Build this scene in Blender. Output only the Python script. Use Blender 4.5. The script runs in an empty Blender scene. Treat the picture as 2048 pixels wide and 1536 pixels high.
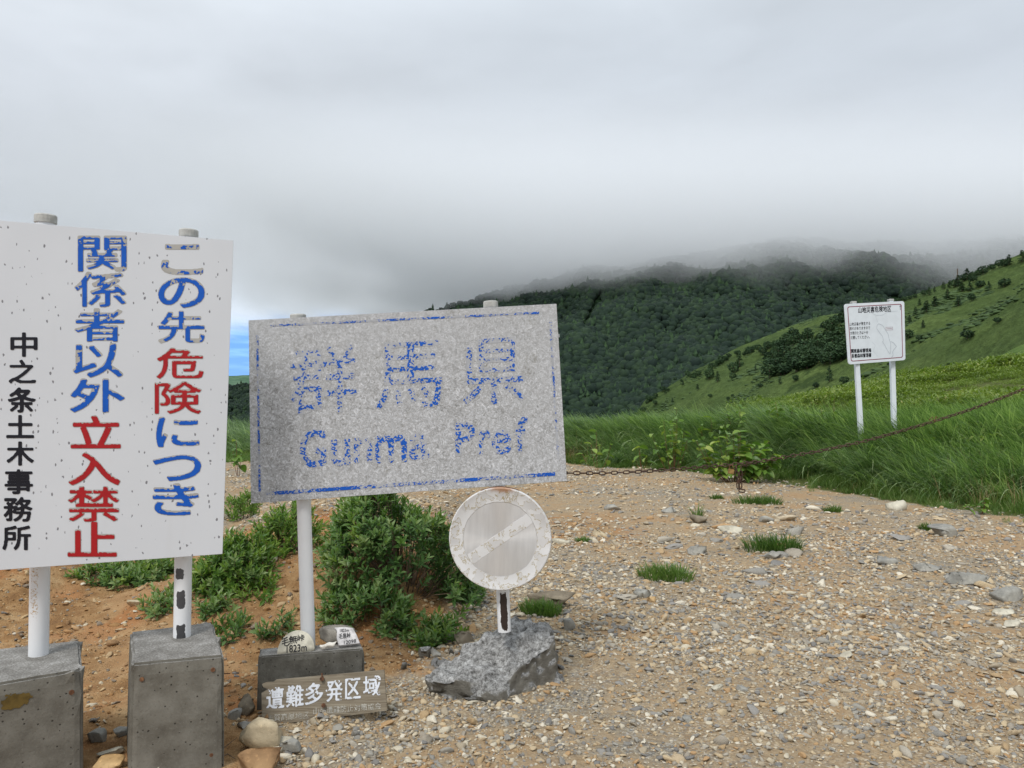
import bpy, bmesh, math, random
import numpy as np
from mathutils import Vector, Matrix, Euler, noise as mnoise

sc = bpy.context.scene
R = math.radians
random.seed(7)
rng = np.random.default_rng(7)

# ------------------------------------------------------------------ camera
F, CX, CY, EYE, PITCH = 1480.0, 1024.0, 768.0, 1.5, R(2.0)
cam_d = bpy.data.cameras.new("camera")
cam = bpy.data.objects.new("camera", cam_d)
sc.collection.objects.link(cam)
cam.location = (0, 0, EYE)
cam.rotation_euler = (R(90) + PITCH, 0, 0)
cam_d.sensor_width = 36
cam_d.lens = 36 * F / 2048
cam_d.clip_start = 0.05
cam_d.clip_end = 30000
sc.camera = cam

# ------------------------------------------------------------------ light
sc.view_settings.view_transform = 'Standard'
sc.view_settings.look = 'None'
sc.view_settings.exposure = 0.45
sc.view_settings.gamma = 1.0
sc.view_settings.use_curve_mapping = False
sc.render.engine = 'CYCLES'
sc.cycles.volume_bounces = 6
sc.cycles.max_bounces = 8
sc.cycles.transparent_max_bounces = 16
sc.cycles.use_denoising = True

SUN_EL, SUN_AZ = R(52), R(205)      # azimuth clockwise from +Y; behind and left of the camera
sun_d = bpy.data.lights.new("sun", 'SUN')
sun_d.energy = 1.6
sun_d.angle = R(14)
sun_d.color = (1.0, 0.97, 0.93)
sun = bpy.data.objects.new("sun", sun_d)
sc.collection.objects.link(sun)
sd = Vector((math.sin(SUN_AZ) * math.cos(SUN_EL), math.cos(SUN_AZ) * math.cos(SUN_EL), math.sin(SUN_EL)))
sun.rotation_euler = sd.to_track_quat('Z', 'Y').to_euler()

world = bpy.data.worlds.new("World")
sc.world = world
world.use_nodes = True


class NT:
    """tiny helper for node trees"""
    def __init__(s, tree):
        s.t = tree
        s.t.nodes.clear()

    def n(s, typ, _props=None, **inp):
        nd = s.t.nodes.new(typ)
        for k, v in (_props or {}).items():
            setattr(nd, k, v)
        for k, v in inp.items():
            key = int(k[1:]) if k[0] == '_' and k[1:].isdigit() else k.replace('_', ' ')
            s.set(nd, key, v)
        return nd

    def set(s, nd, key, v):
        sock = nd.inputs[key]
        if isinstance(v, bpy.types.Node):
            v = v.outputs[0]
        if isinstance(v, bpy.types.NodeSocket):
            s.t.links.new(v, sock)
        else:
            if isinstance(v, (tuple, list)) and len(v) == 3 and sock.type == 'RGBA':
                v = (*v, 1)
            sock.default_value = v

    def math(s, op, a, b=None, clamp=False):
        nd = s.t.nodes.new('ShaderNodeMath')
        nd.operation = op
        nd.use_clamp = clamp
        s.set(nd, 0, a)
        if b is not None:
            s.set(nd, 1, b)
        return nd.outputs[0]

    def ramp(s, fac, stops, mode='LINEAR'):
        nd = s.t.nodes.new('ShaderNodeValToRGB')
        cr = nd.color_ramp
        cr.interpolation = mode
        while len(cr.elements) < len(stops):
            cr.elements.new(0.5)
        for e, (p, c) in zip(cr.elements, stops):
            e.position = p
            e.color = (*c, 1) if not isinstance(c, (int, float)) else (c, c, c, 1)
        s.set(nd, 0, fac)
        return nd.outputs[0]

    def mix(s, fac, a, b, mode='MIX'):
        nd = s.t.nodes.new('ShaderNodeMix')
        nd.data_type = 'RGBA'
        nd.blend_type = mode
        nd.clamp_factor = True
        s.set(nd, 0, fac)
        s.set(nd, 6, a)
        s.set(nd, 7, b)
        return nd.outputs[2]

    def step(s, x, lo, hi):
        nd = s.t.nodes.new('ShaderNodeMapRange')
        nd.interpolation_type = 'SMOOTHSTEP'
        s.set(nd, 0, x)
        nd.inputs[1].default_value = lo
        nd.inputs[2].default_value = hi
        nd.inputs[3].default_value = 0
        nd.inputs[4].default_value = 1
        return nd.outputs[0]

    def noise(s, vec, scale, detail=4, rough=.55, dist=0.0):
        nd = s.n('ShaderNodeTexNoise', Scale=scale, Detail=detail, Roughness=rough, Distortion=dist)
        if vec is not None:
            s.set(nd, 'Vector', vec)
        return nd.outputs[0]

    def vor(s, vec, scale, feature='F1', out='Distance'):
        nd = s.n('ShaderNodeTexVoronoi', {'feature': feature}, Scale=scale)
        if vec is not None:
            s.set(nd, 'Vector', vec)
        return nd.outputs[out]

    def scale(s, vec, sx, sy, sz, rot=(0, 0, 0)):
        return s.n('ShaderNodeMapping', Vector=vec, Scale=(sx, sy, sz), Rotation=rot).outputs[0]


# world: overcast cloud cover with a blue gap low on the left, over a Nishita sky
w = NT(world.node_tree)
tc = w.n('ShaderNodeTexCoord')
sep = w.n('ShaderNodeSeparateXYZ', Vector=tc.outputs['Generated'])
X, Y, Z = sep.outputs
el = w.math('ARCSINE', Z)                       # radians
az = w.math('ARCTAN2', X, Y)
sky = w.n('ShaderNodeTexSky', {'sky_type': 'NISHITA', 'sun_disc': False, 'sun_elevation': SUN_EL,
                               'sun_rotation': SUN_AZ, 'altitude': 1800.0})
cv = w.scale(tc.outputs['Generated'], 1.2, 1.2, 3.4)
n1 = w.noise(cv, 1.5, 5, .5, .4)
n2 = w.noise(w.scale(tc.outputs['Generated'], 1, 1, 2.6), 4.5, 6, .55, .6)
elr = w.math('MULTIPLY', el, 180 / math.pi / 90.0)      # 0..1 to zenith
base = w.ramp(elr, [(0.0, (.40, .42, .44)), (.10, (.345, .365, .39)), (.17, (.37, .392, .42)), (.25, (.45, .478, .51)),
                    (.34, (.545, .578, .61)), (.55, (.66, .70, .74)), (1.0, (.86, .89, .92))])
var = w.ramp(n1, [(.3, .86), (.5, 1.0), (.7, 1.12)])
cloud = w.mix(1.0, base, var, 'MULTIPLY')
var2 = w.ramp(n2, [(.3, .965), (.7, 1.03)])
cloud = w.mix(1.0, cloud, var2, 'MULTIPLY')
cloud = w.mix(1.0, cloud, (.985, 1.0, 1.02), 'MULTIPLY')
# a darker bank to the right of centre, lighter to the left
azs = w.step(az, -0.75, 0.2)
cloud = w.mix(1.0, cloud, w.ramp(azs, [(0, (1.14, 1.13, 1.12)), (1, (.97, .98, .99))]), 'MULTIPLY')
# blue opening
wob = w.math('MULTIPLY', w.math('SUBTRACT', n2, .5), .11)
ele = w.math('ADD', el, wob)
low = w.math('SUBTRACT', 1.0, w.step(ele, R(5.2), R(7.6)))
lowb = w.math('SUBTRACT', 1.0, w.step(ele, R(7.0), R(12.5)))
side = w.math('MULTIPLY', w.math('SUBTRACT', 1.0, w.step(az, R(-6), R(6))), w.step(az, R(-75), R(-45)))
bright = w.mix(w.math('MULTIPLY', w.math('MULTIPLY', lowb, side), .85), cloud, (.66, .74, .84))
blue = w.ramp(w.noise(w.scale(tc.outputs['Generated'], 3, 3, 30), 4, 4, .5, .3),
              [(.42, (.125, .33, .80)), (.62, (.22, .47, .88))])
nsky = w.mix(.12, blue, w.mix(1.0, sky.outputs[0], (.09, .09, .09), 'MULTIPLY'))
col = w.mix(w.math('MULTIPLY', low, side), bright, nsky)
bg1 = w.n('ShaderNodeBackground', Color=col, Strength=1.08)
bg2 = w.n('ShaderNodeBackground', Color=sky.outputs[0], Strength=.06)
addw = w.n('ShaderNodeMixShader', _0=.06, _1=bg1, _2=bg2)
w.n('ShaderNodeOutputWorld', Surface=addw)

# ------------------------------------------------------------------ projection helpers
fwd = np.array([0, math.cos(PITCH), math.sin(PITCH)])
upv = np.array([0, -math.sin(PITCH), math.cos(PITCH)])
C0 = np.array([0, 0, EYE])


def ray(px, py):
    return np.array([1.0, 0, 0]) * (px - CX) + fwd * F - upv * (py - CY)


def P(px, py, depth):
    r = ray(px, py)
    return C0 + r * (depth / r[1])


def PZ(px, py, z):
    r = ray(px, py)
    return C0 + r * ((z - EYE) / r[2])


def proj(p):
    d = np.asarray(p, float) - C0
    dz = d @ fwd
    return CX + F * d[..., 0] / dz, CY - F * (d @ upv) / dz


def sm(x, a=0.0, b=1.0):
    t = np.clip((np.asarray(x, float) - a) / (b - a), 0, 1)
    return t * t * (3 - 2 * t)


# value noise on numpy arrays
_perm = np.random.default_rng(3).random((256, 256))


def vn(x, y):
    xi, yi = np.floor(x).astype(int), np.floor(y).astype(int)
    fx, fy = x - xi, y - yi
    fx, fy = fx * fx * (3 - 2 * fx), fy * fy * (3 - 2 * fy)
    a = _perm[xi & 255, yi & 255]
    b = _perm[(xi + 1) & 255, yi & 255]
    c = _perm[xi & 255, (yi + 1) & 255]
    d = _perm[(xi + 1) & 255, (yi + 1) & 255]
    return (a * (1 - fx) + b * fx) * (1 - fy) + (c * (1 - fx) + d * fx) * fy - .5


def fbm(x, y, o=4, g=.5):
    s, a, f = 0, 1, 1
    for i in range(o):
        s = s + a * vn(x * f + 17.3 * i, y * f + 9.1 * i)
        a *= g
        f *= 2.03
    return s


EX = [-60, -8, 1.5, 4.5, 5.5, 6.15, 6.6, 7.4, 12, 60]
EYY = [20, 21, 21.1, 17.8, 15.3, 13.4, 11.6, 10.1, 7.5, 5]
AX = [-60, -8, -2, 1.5, 6, 8, 12, 60]
AZ = [.35, .35, .5, .6, .78, .85, .95, 1.0]


def edge_s(x, y):
    e = np.interp(x, EX, EYY)
    return (y - e) * np.where(x > 4.5, .55, 1.0)


def hgt(x, y):
    x = np.asarray(x, float)
    y = np.asarray(y, float)
    z = .05 * fbm(x * .35, y * .35, 3) + .035 * fbm(x * 1.3 + 5, y * 1.3, 3) + .016 * fbm(x * 7, y * 7, 3) + .018 * fbm(x * 2.6 - .8 * y, y * .8 + 3, 3)
    s = edge_s(x, y)
    # soil bank left of the road
    fall = 1 - .75 * sm(y, 8.5, 15)
    bank = .34 * sm(y, 4.45, 6.0) * sm(-x, .35, 1.1) * fall
    bank = bank * (1 - .75 * np.exp(-((x + 3.0 + .12 * (y - 5)) / .62) ** 2))
    rough = sm(-x, .2, .8) * (1 - sm(y, 9, 14))
    z = z + bank + rough * (.07 * fbm(x * 2.3, y * 2.3 + 40, 4, .6))
    # grassy verge and drop-off behind it
    A = np.interp(x, AX, AZ)
    z = z + A * sm(s, -.2, 3.8) + .22 * sm(s, .5, 3) * fbm(x * .5 + 9, y * .5, 3)
    wl = 1 - sm(x, 8.5, 14)
    z = z - wl * np.maximum(s - 6.5, 0) * .42 - wl * .01 * np.maximum(s - 6.5, 0) ** 1.3
    kn = np.maximum(x - 9.0, 0) * .165 * sm(y, 11, 38) * (1 - wl * .6)
    z = z + kn + sm(y, 20, 30) * (1 - wl) * .35 * fbm(x * .22, y * .22, 4, .55)
    z = z - (1 - wl) * np.maximum(y - 43, 0) * .55
    return z


def G(px, py, lo=1.2, hi=60):
    """point where the pixel's ray meets the near ground"""
    r = ray(px, py)
    r = r / r[1]
    d = np.geomspace(lo, hi, 900)
    pts = C0[None] + r[None] * d[:, None]
    below = pts[:, 2] < hgt(pts[:, 0], pts[:, 1])
    i = int(np.argmax(below)) if below.any() else len(d) - 1
    p = pts[i]
    p[2] = float(hgt(p[0], p[1]))
    return p


# ------------------------------------------------------------------ object helpers
COL = sc.collection


def link(o, parent=None):
    COL.objects.link(o)
    if parent is not None:
        o.parent = parent
    return o


def tag(o, label=None, cat=None, group=None, kind=None):
    if label:
        o['label'] = label
    if cat:
        o['category'] = cat
    if group:
        o['group'] = group
    if kind:
        o['kind'] = kind
    return o


def empty(name, loc, label, cat, group=None, rz=0):
    o = bpy.data.objects.new(name, None)
    o.location = Vector(loc)
    o.rotation_euler = (0, 0, rz)
    o.empty_display_size = .1
    COL.objects.link(o)
    return tag(o, label, cat, group)


def mesh_np(name, V, Fc, mat=None, smooth=False):
    """mesh from numpy verts and a list / array of faces"""
    me = bpy.data.meshes.new(name)
    V = np.asarray(V, np.float32)
    if isinstance(Fc, np.ndarray):
        n, k = Fc.shape
        me.vertices.add(len(V))
        me.vertices.foreach_set('co', V.ravel())
        me.loops.add(n * k)
        me.loops.foreach_set('vertex_index', Fc.ravel().astype(np.int32))
        me.polygons.add(n)
        me.polygons.foreach_set('loop_start', np.arange(0, n * k, k, dtype=np.int32))
        me.update(calc_edges=True)
        me.validate()
    else:
        me.from_pydata([tuple(map(float, v)) for v in V], [], [tuple(f) for f in Fc])
        me.update()
    if mat:
        me.materials.append(mat)
    if smooth:
        me.polygons.foreach_set('use_smooth', np.ones(len(me.polygons), bool))
    return me


def obj(name, me, parent=None, loc=None, rot=None, scale=None, local=False):
    """object; world-space vertices are moved into the parent's space unless local"""
    o = bpy.data.objects.new(name, me)
    link(o, parent)
    if parent is not None and not local:
        root = parent
        off = Vector((0, 0, 0))
        M = Matrix.Identity(4)
        chain = []
        while root is not None:
            chain.append(root)
            root = root.parent
        for c in reversed(chain):
            M = M @ Matrix.LocRotScale(c.location, c.rotation_euler, c.scale)
        o.matrix_local = M.inverted()
        o.matrix_parent_inverse = Matrix.Identity(4)
    if loc is not None:
        o.location = Vector(loc)
    if rot is not None:
        o.rotation_euler = rot
    if scale is not None:
        o.scale = scale if hasattr(scale, '__len__') else (scale,) * 3
    return o


class MB:
    """collects geometry for one mesh"""
    def __init__(s):
        s.V, s.F = [], []

    def add(s, V, Fc):
        b = len(s.V)
        s.V += [tuple(map(float, v)) for v in V]
        s.F += [tuple(int(i) + b for i in f) for f in Fc]
        return s

    def box(s, c, sx, sy, sz, M=None):
        v = [Vector((x * sx / 2, y * sy / 2, z * sz / 2)) for x in (-1, 1) for y in (-1, 1) for z in (-1, 1)]
        if M is not None:
            v = [M @ q for q in v]
        v = [q + Vector(c) for q in v]
        return s.add(v, [(0, 1, 3, 2), (4, 6, 7, 5), (0, 4, 5, 1), (2, 3, 7, 6), (0, 2, 6, 4), (1, 5, 7, 3)])

    def hexa(s, lo, hi):
        """prism between two rings of equal length"""
        n = len(lo)
        return s.add(list(lo) + list(hi),
                     [tuple(range(n))[::-1], tuple(range(n, 2 * n))] +
                     [(i, (i + 1) % n, n + (i + 1) % n, n + i) for i in range(n)])

    def tube(s, pts, r, n=8, cap=True):
        pts = [Vector(p) for p in pts]
        rs = r if hasattr(r, '__len__') else [r] * len(pts)
        rings = []
        prev = None
        for i, p in enumerate(pts):
            t = (pts[min(i + 1, len(pts) - 1)] - pts[max(i - 1, 0)]).normalized()
            if prev is None:
                a = t.orthogonal().normalized()
            else:
                a = (prev - t * prev.dot(t)).normalized()
            prev = a
            b = t.cross(a)
            rings.append([p + (a * math.cos(2 * math.pi * k / n) + b * math.sin(2 * math.pi * k / n)) * rs[i] for k in range(n)])
        V = [v for rg in rings for v in rg]
        Fc = [(i * n + k, i * n + (k + 1) % n, (i + 1) * n + (k + 1) % n, (i + 1) * n + k)
              for i in range(len(pts) - 1) for k in range(n)]
        if cap:
            Fc += [tuple(range(n))[::-1], tuple(range((len(pts) - 1) * n, len(pts) * n))]
        return s.add(V, Fc)

    def me(s, name, mat, smooth=False):
        return mesh_np(name, s.V, s.F, mat, smooth)


def bevel_me(me, off, seg=2):
    bm = bmesh.new()
    bm.from_mesh(me)
    bmesh.ops.bevel(bm, geom=[e for e in bm.edges], offset=off, segments=seg, affect='EDGES', clamp_overlap=True)
    bm.to_mesh(me)
    bm.free()
    return me


_ico = {}


def ico(sub):
    if sub not in _ico:
        bm = bmesh.new()
        bmesh.ops.create_icosphere(bm, subdivisions=sub, radius=1)
        V = np.array([v.co[:] for v in bm.verts])
        Fc = np.array([[v.index for v in f.verts] for f in bm.faces])
        bm.free()
        _ico[sub] = (V, Fc)
    return _ico[sub]


def rock_np(seed, sub=2, cuts=9, amp=.12, dmin=.55, dmax=.85, fr=1.6):
    r = np.random.default_rng(seed)
    V, Fc = ico(sub)
    V = V.copy()
    for _ in range(cuts):
        n = r.normal(size=3)
        n /= np.linalg.norm(n)
        d = r.uniform(dmin, dmax)
        k = np.maximum(V @ n - d, 0)
        V -= n[None] * k[:, None]
    off = r.uniform(0, 50, 3)
    dn = np.array([mnoise.fractal(Vector(v * fr + off), 1.0, 2.0, 4) for v in V])
    V *= (1 + amp * dn)[:, None]
    V /= np.abs(V).max(0)[None]
    return V, Fc


# ------------------------------------------------------------------ materials
def new_mat(name):
    m = bpy.data.materials.new(name)
    m.use_nodes = True
    t = NT(m.node_tree)
    return m, t


def finish(t, color, rough=.8, metal=0.0, bump=None, bstr=.3, bdist=.01, spec=.3, **kw):
    b = t.n('ShaderNodeBsdfPrincipled', Base_Color=color, Roughness=rough, Metallic=metal)
    b.inputs['Specular IOR Level'].default_value = spec
    for k, v in kw.items():
        t.set(b, k.replace('_', ' '), v)
    if bump is not None:
        bn = t.n('ShaderNodeBump', Strength=bstr, Distance=bdist, Height=bump)
        t.set(b, 'Normal', bn)
    t.n('ShaderNodeOutputMaterial', Surface=b)
    return b


def obco(t):
    return t.n('ShaderNodeTexCoord').outputs['Object']


def rnd(t):
    return t.n('ShaderNodeObjectInfo').outputs['Random']


def m_plain(name, c, rough=.6, var=.08, sc_=20, metal=0, spec=.3):
    m, t = new_mat(name)
    n = t.noise(obco(t), sc_, 5)
    c2 = tuple(x * (1 - var * 2) for x in c)
    col = t.mix(t.step(n, .35, .65), c2, c)
    finish(t, col, rough, metal, bump=n, bstr=.08, spec=spec)
    return m


def m_stone(name, pal, speck=.5, sc_=8, rand=True, lich=0.0):
    m, t = new_mat(name)
    co = obco(t)
    base = t.ramp(rnd(t), [(i / len(pal), c) for i, c in enumerate(pal)], 'CONSTANT') if rand and len(pal) > 1 else None
    n = t.noise(co, sc_, 6, .65)
    if base is None:
        base = t.ramp(t.noise(co, sc_ * .35, 3), [(.35, pal[0]), (.65, pal[-1])])
    v = t.ramp(n, [(.3, .62), (.5, 1.0), (.72, 1.28)])
    col = t.mix(1.0, base, v, 'MULTIPLY')
    f = t.noise(co, sc_ * 9, 3, .6)
    col = t.mix(t.math('MULTIPLY', t.step(f, .58, .7), speck), col, t.mix(1.0, base, (1.6, 1.55, 1.45), 'MULTIPLY'))
    col = t.mix(t.math('MULTIPLY', t.step(f, .42, .3), speck), col, t.mix(1.0, base, (.5, .48, .45), 'MULTIPLY'))
    if lich:
        l = t.step(t.noise(co, sc_ * .9, 5, .6), .5, .56)
        col = t.mix(t.math('MULTIPLY', l, lich), col, (.5, .49, .44))
    finish(t, col, .9, bump=t.math('ADD', n, t.math('MULTIPLY', f, .4)), bstr=.45, bdist=.012, spec=.15)
    return m


PAL_MIX = [(.47, .37, .24), (.27, .255, .225), (.54, .46, .33), (.33, .31, .265), (.42, .30, .17), (.21, .20, .185),
           (.66, .60, .48), (.38, .32, .23), (.29, .275, .25), (.52, .41, .26), (.45, .29, .15), (.41, .37, .30),
           (.56, .50, .38), (.34, .30, .24)]
M_GRAVEL = m_stone('gravel_stone', PAL_MIX, .5, 30)
M_SOILST = m_stone('ochre_stone', [(.38, .22, .10), (.50, .36, .2), (.30, .18, .09), (.42, .30, .17), (.25, .2, .15), (.34, .19, .08)], .4, 30)
M_GREYROCK = m_stone('grey_rock', [(.24, .235, .215), (.34, .33, .29)], .5, 7, False)
M_TANROCK = m_stone('tan_rock', [(.44, .36, .24), (.52, .44, .30)], .4, 6, False)
M_PALEROCK = m_stone('pale_rock', [(.40, .37, .29), (.50, .47, .38)], .4, 6, False)
M_BROWNROCK = m_stone('brown_rock', [(.17, .14, .10), (.27, .23, .17)], .5, 6, False)
M_OCHREROCK = m_stone('ochre_rock', [(.45, .27, .11), (.55, .40, .22)], .4, 6, False)
M_RUSTROCK = m_stone('rust_brown_rock', [(.22, .12, .06), (.38, .25, .13)], .5, 5, False)


def m_ground():
    m, t = new_mat('gravel_ground')
    g = t.n('ShaderNodeNewGeometry').outputs['Position']
    soil = t.n('ShaderNodeAttribute', {'attribute_name': 'soil'}).outputs['Fac']
    veg = t.n('ShaderNodeAttribute', {'attribute_name': 'veg'}).outputs['Fac']
    big = t.noise(g, .55, 5, .6)
    mid = t.noise(g, 3.2, 5, .6)
    cellc = t.n('ShaderNodeTexVoronoi', Vector=g, Scale=85)
    cellb = t.n('ShaderNodeTexVoronoi', Vector=g, Scale=38)
    cs = t.n('ShaderNodeSeparateColor', Color=cellc.outputs['Color']).outputs[0]
    cs2 = t.n('ShaderNodeSeparateColor', Color=cellb.outputs['Color']).outputs[0]
    peb = t.ramp(cs, [(0, (.27, .20, .125)), (.25, (.38, .29, .18)), (.45, (.20, .17, .13)), (.6, (.47, .385, .265)), (.8, (.30, .205, .115)), (.93, (.62, .55, .44))], 'CONSTANT')
    peb2 = t.ramp(cs2, [(0, (.28, .205, .125)), (.3, (.22, .19, .15)), (.55, (.38, .29, .18)), (.8, (.29, .20, .115))], 'CONSTANT')
    grav = t.mix(.45, peb, peb2)
    grav = t.mix(t.step(t.noise(g, .42, 4, .6), .45, .58), grav, t.mix(1.0, grav, (.80, .90, 1.06), 'MULTIPLY'))
    gap = t.step(cellc.outputs['Distance'], .55, .9)
    grav = t.mix(t.math('MULTIPLY', gap, .45), grav, (.17, .12, .07))
    sand = t.ramp(t.noise(g, 26, 5, .7), [(.3, (.235, .165, .095)), (.5, (.33, .245, .15)), (.72, (.43, .335, .215))])
    grav = t.mix(t.step(t.math('ADD', t.math('MULTIPLY', big, .6), t.math('MULTIPLY', mid, .5)), .48, .60), grav, sand)
    och = t.ramp(t.noise(g, 5.5, 6, .65), [(.28, (.15, .078, .035)), (.45, (.25, .14, .06)), (.58, (.34, .21, .10)), (.72, (.42, .29, .155))])
    red = t.mix(t.math('MULTIPLY', t.step(t.noise(g, 1.6, 4), .52, .64), .7), och, (.36, .15, .055))
    red = t.mix(t.math('MULTIPLY', t.step(t.noise(g, 40, 4, .7), .6, .7), .5), red, (.55, .40, .23))
    col = t.mix(t.step(t.math('ADD', soil, t.math('MULTIPLY', t.math('SUBTRACT', mid, .5), .8)), .35, .65), grav, red)
    och2 = t.step(t.math('ADD', big, t.math('MULTIPLY', mid, .35)), .68, .8)
    col = t.mix(t.math('MULTIPLY', och2, .5), col, (.35, .215, .11))
    gr = t.ramp(t.noise(g, 12, 5, .7), [(.3, (.05, .055, .02)), (.55, (.09, .11, .03)), (.75, (.16, .14, .07))])
    col = t.mix(t.step(t.math('ADD', veg, t.math('MULTIPLY', t.math('SUBTRACT', mid, .5), .7)), .35, .6), col, gr)
    h = t.math('ADD', t.math('MULTIPLY', t.math('SUBTRACT', 1.0, cellc.outputs['Distance']), .6), t.noise(g, 60, 5, .7))
    h = t.math('ADD', h, t.math('MULTIPLY', t.noise(g, 14, 5, .65), 1.6))
    finish(t, col, .95, bump=h, bstr=.75, bdist=.012, spec=.12)
    return m


M_GROUND = m_ground()


def m_leaf(name, stops, rough=.5, trans=.35, under=None, vary=.5, tv=.4):
    m, t = new_mat(name)
    r = rnd(t)
    n = t.noise(t.n('ShaderNodeNewGeometry').outputs['Position'], 1.1 if vary < 1 else .3, 3)
    a = t.n('ShaderNodeAttribute', {'attribute_name': 'tint'}).outputs['Fac']
    f = t.math('ADD', t.math('MULTIPLY', r, .4), t.math('ADD', t.math('MULTIPLY', n, .5), t.math('MULTIPLY', t.math('SUBTRACT', a, .4), tv)))
    col = t.ramp(f, stops)
    b = t.n('ShaderNodeBsdfPrincipled', Base_Color=col, Roughness=rough)
    b.inputs['Specular IOR Level'].default_value = .3
    tr = t.n('ShaderNodeBsdfTranslucent', Color=t.mix(1.0, col, (1.5, 1.7, .7), 'MULTIPLY'))
    mx = t.n('ShaderNodeMixShader', _0=trans, _1=b, _2=tr)
    t.n('ShaderNodeOutputMaterial', Surface=mx)
    return m


M_GRASS = m_leaf('tall_grass_blade', [(.2, (.055, .11, .038)), (.42, (.105, .185, .066)), (.62, (.18, .28, .11)), (.85, (.31, .41, .20))], .4, .35, tv=.85)
M_ARCH = m_leaf('arching_grass_blade', [(.2, (.08, .15, .052)), (.5, (.155, .25, .088)), (.75, (.26, .36, .15)), (.95, (.38, .46, .25))], .38, .35, tv=.8)
M_DRY = m_leaf('dry_stem', [(.2, (.16, .10, .05)), (.5, (.25, .17, .09)), (.9, (.40, .31, .17))], .8, .2)
M_TURF = m_leaf('short_grass_blade', [(.15, (.06, .12, .025)), (.5, (.11, .19, .045)), (.75, (.18, .24, .07)), (.95, (.32, .28, .14))], .6, .3)
M_SHRUB = m_leaf('willow_leaf', [(.15, (.040, .092, .026)), (.45, (.075, .155, .042)), (.7, (.135, .225, .07)), (.95, (.24, .31, .13))], .42, .3, tv=.7)
M_SHRUBY = m_leaf('bright_willow_leaf', [(.15, (.06, .13, .025)), (.45, (.10, .19, .035)), (.7, (.17, .26, .05)), (.95, (.25, .33, .09))], .42, .3)
M_KNOT = m_leaf('knotweed_leaf', [(.15, (.06, .13, .025)), (.5, (.13, .23, .04)), (.75, (.24, .33, .07)), (.95, (.36, .40, .11))], .38, .3)
M_BAMBOO = m_leaf('dwarf_bamboo_leaf', [(.15, (.09, .14, .03)), (.5, (.16, .23, .045)), (.8, (.24, .29, .075)), (.95, (.30, .27, .11))], .5, .3, vary=1)
M_TREE = m_leaf('forest_crown', [(.2, (.006, .017, .012)), (.45, (.011, .027, .015)), (.7, (.023, .046, .020)), (.95, (.050, .080, .030))], .85, .05, vary=1)
M_CONIF = m_leaf('conifer_needles', [(.15, (.02, .045, .02)), (.5, (.032, .068, .026)), (.85, (.055, .10, .036))], .8, .05, vary=1)
M_BARK = m_plain('bark', (.16, .12, .085), .9, .2, 30)
M_TWIG = m_plain('twig', (.17, .12, .08), .85, .2, 30)
M_STEMRED = m_plain('red_stem', (.20, .09, .05), .7, .2, 30)


def m_paint(name, base=(.78, .79, .80), spots=(), rust=False, chip=None):
    """white painted steel with chips; spots = (z0, z1, threshold) bands of heavy peeling in object space"""
    m, t = new_mat(name)
    co = obco(t)
    sp = t.n('ShaderNodeSeparateXYZ', Vector=co)
    g = t.noise(co, 3, 4)
    col = t.mix(t.step(g, .4, .7), base, tuple(c * .93 for c in base))
    fine = t.noise(t.scale(co, 60, 60, 34), 1, 3, .6)
    specks = t.step(fine, .735, .75)
    col = t.mix(specks, col, (.13, .12, .12))
    h = t.math('SUBTRACT', 1.0, specks)
    for (z0, z1, thr, c, xo) in spots:
        band = t.math('MULTIPLY', t.step(sp.outputs[2], z0, z0 + (z1 - z0) * .3), t.math('SUBTRACT', 1.0, t.step(sp.outputs[2], z1 - (z1 - z0) * .3, z1)))
        facing = t.math('MULTIPLY', t.step(t.math('SUBTRACT', .012, sp.outputs[1]), 0, .02), t.math('SUBTRACT', 1.0, t.step(t.math('ABSOLUTE', t.math('SUBTRACT', sp.outputs[0], xo)), .012, .026)))
        n = t.noise(co, 32 if not rust else 110, 6, .7)
        if rust:
            f2 = t.step(t.math('ADD', n, t.math('MULTIPLY', t.math('SUBTRACT', t.math('MULTIPLY', band, facing), 1.0), .3)), thr, thr + .05)
            rc = t.mix(t.noise(co, 200, 2), (.42, .22, .07), (.62, .52, .36))
        else:
            f2 = t.step(t.math('ADD', t.math('MULTIPLY', t.math('SUBTRACT', n, .5), 2.0), t.math('MULTIPLY', band, facing)), thr, thr + .02)
            rc = t.mix(t.noise(co, 50, 3), c, tuple(q * .6 for q in c))
        col = t.mix(f2, col, rc)
        h = t.math('SUBTRACT', h, f2)
    finish(t, col, .42, bump=h, bstr=.25, bdist=.002, spec=.4)
    return m


M_POST = m_paint('white_post_paint')
M_CAP = m_plain('grey_cap', (.50, .50, .47), .6, .12, 40)


def m_leftboard():
    m, t = new_mat('white_board_paint')
    co = obco(t)
    v = t.n('ShaderNodeTexVoronoi', Vector=t.scale(co, 46, 46, 26, (0, 0.2, 0)), Scale=1.0)
    cs = t.n('ShaderNodeSeparateColor', Color=v.outputs['Color'])
    keep = t.step(cs.outputs[0], .45, .46)
    n = t.noise(t.scale(co, 170, 170, 60), 1, 3, .6)
    chip = t.math('MULTIPLY', keep, t.step(t.math('SUBTRACT', t.math('ADD', .17, t.math('MULTIPLY', t.math('SUBTRACT', n, .5), .55)), v.outputs['Distance']), 0, .04))
    base = t.ramp(t.noise(co, 1.7, 4), [(.3, (.64, .66, .69)), (.7, (.69, .71, .74))])
    streak = t.noise(t.scale(co, 9, 9, .9), 1, 4, .6)
    base = t.mix(t.math('MULTIPLY', t.step(streak, .55, .8), .3), base, (.58, .58, .57))
    col = t.mix(chip, base, (.22, .22, .235))
    finish(t, col, .5, bump=t.math('SUBTRACT', 1, chip), bstr=.3, bdist=.002, spec=.35)
    return m


M_LBOARD = m_leftboard()


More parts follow.
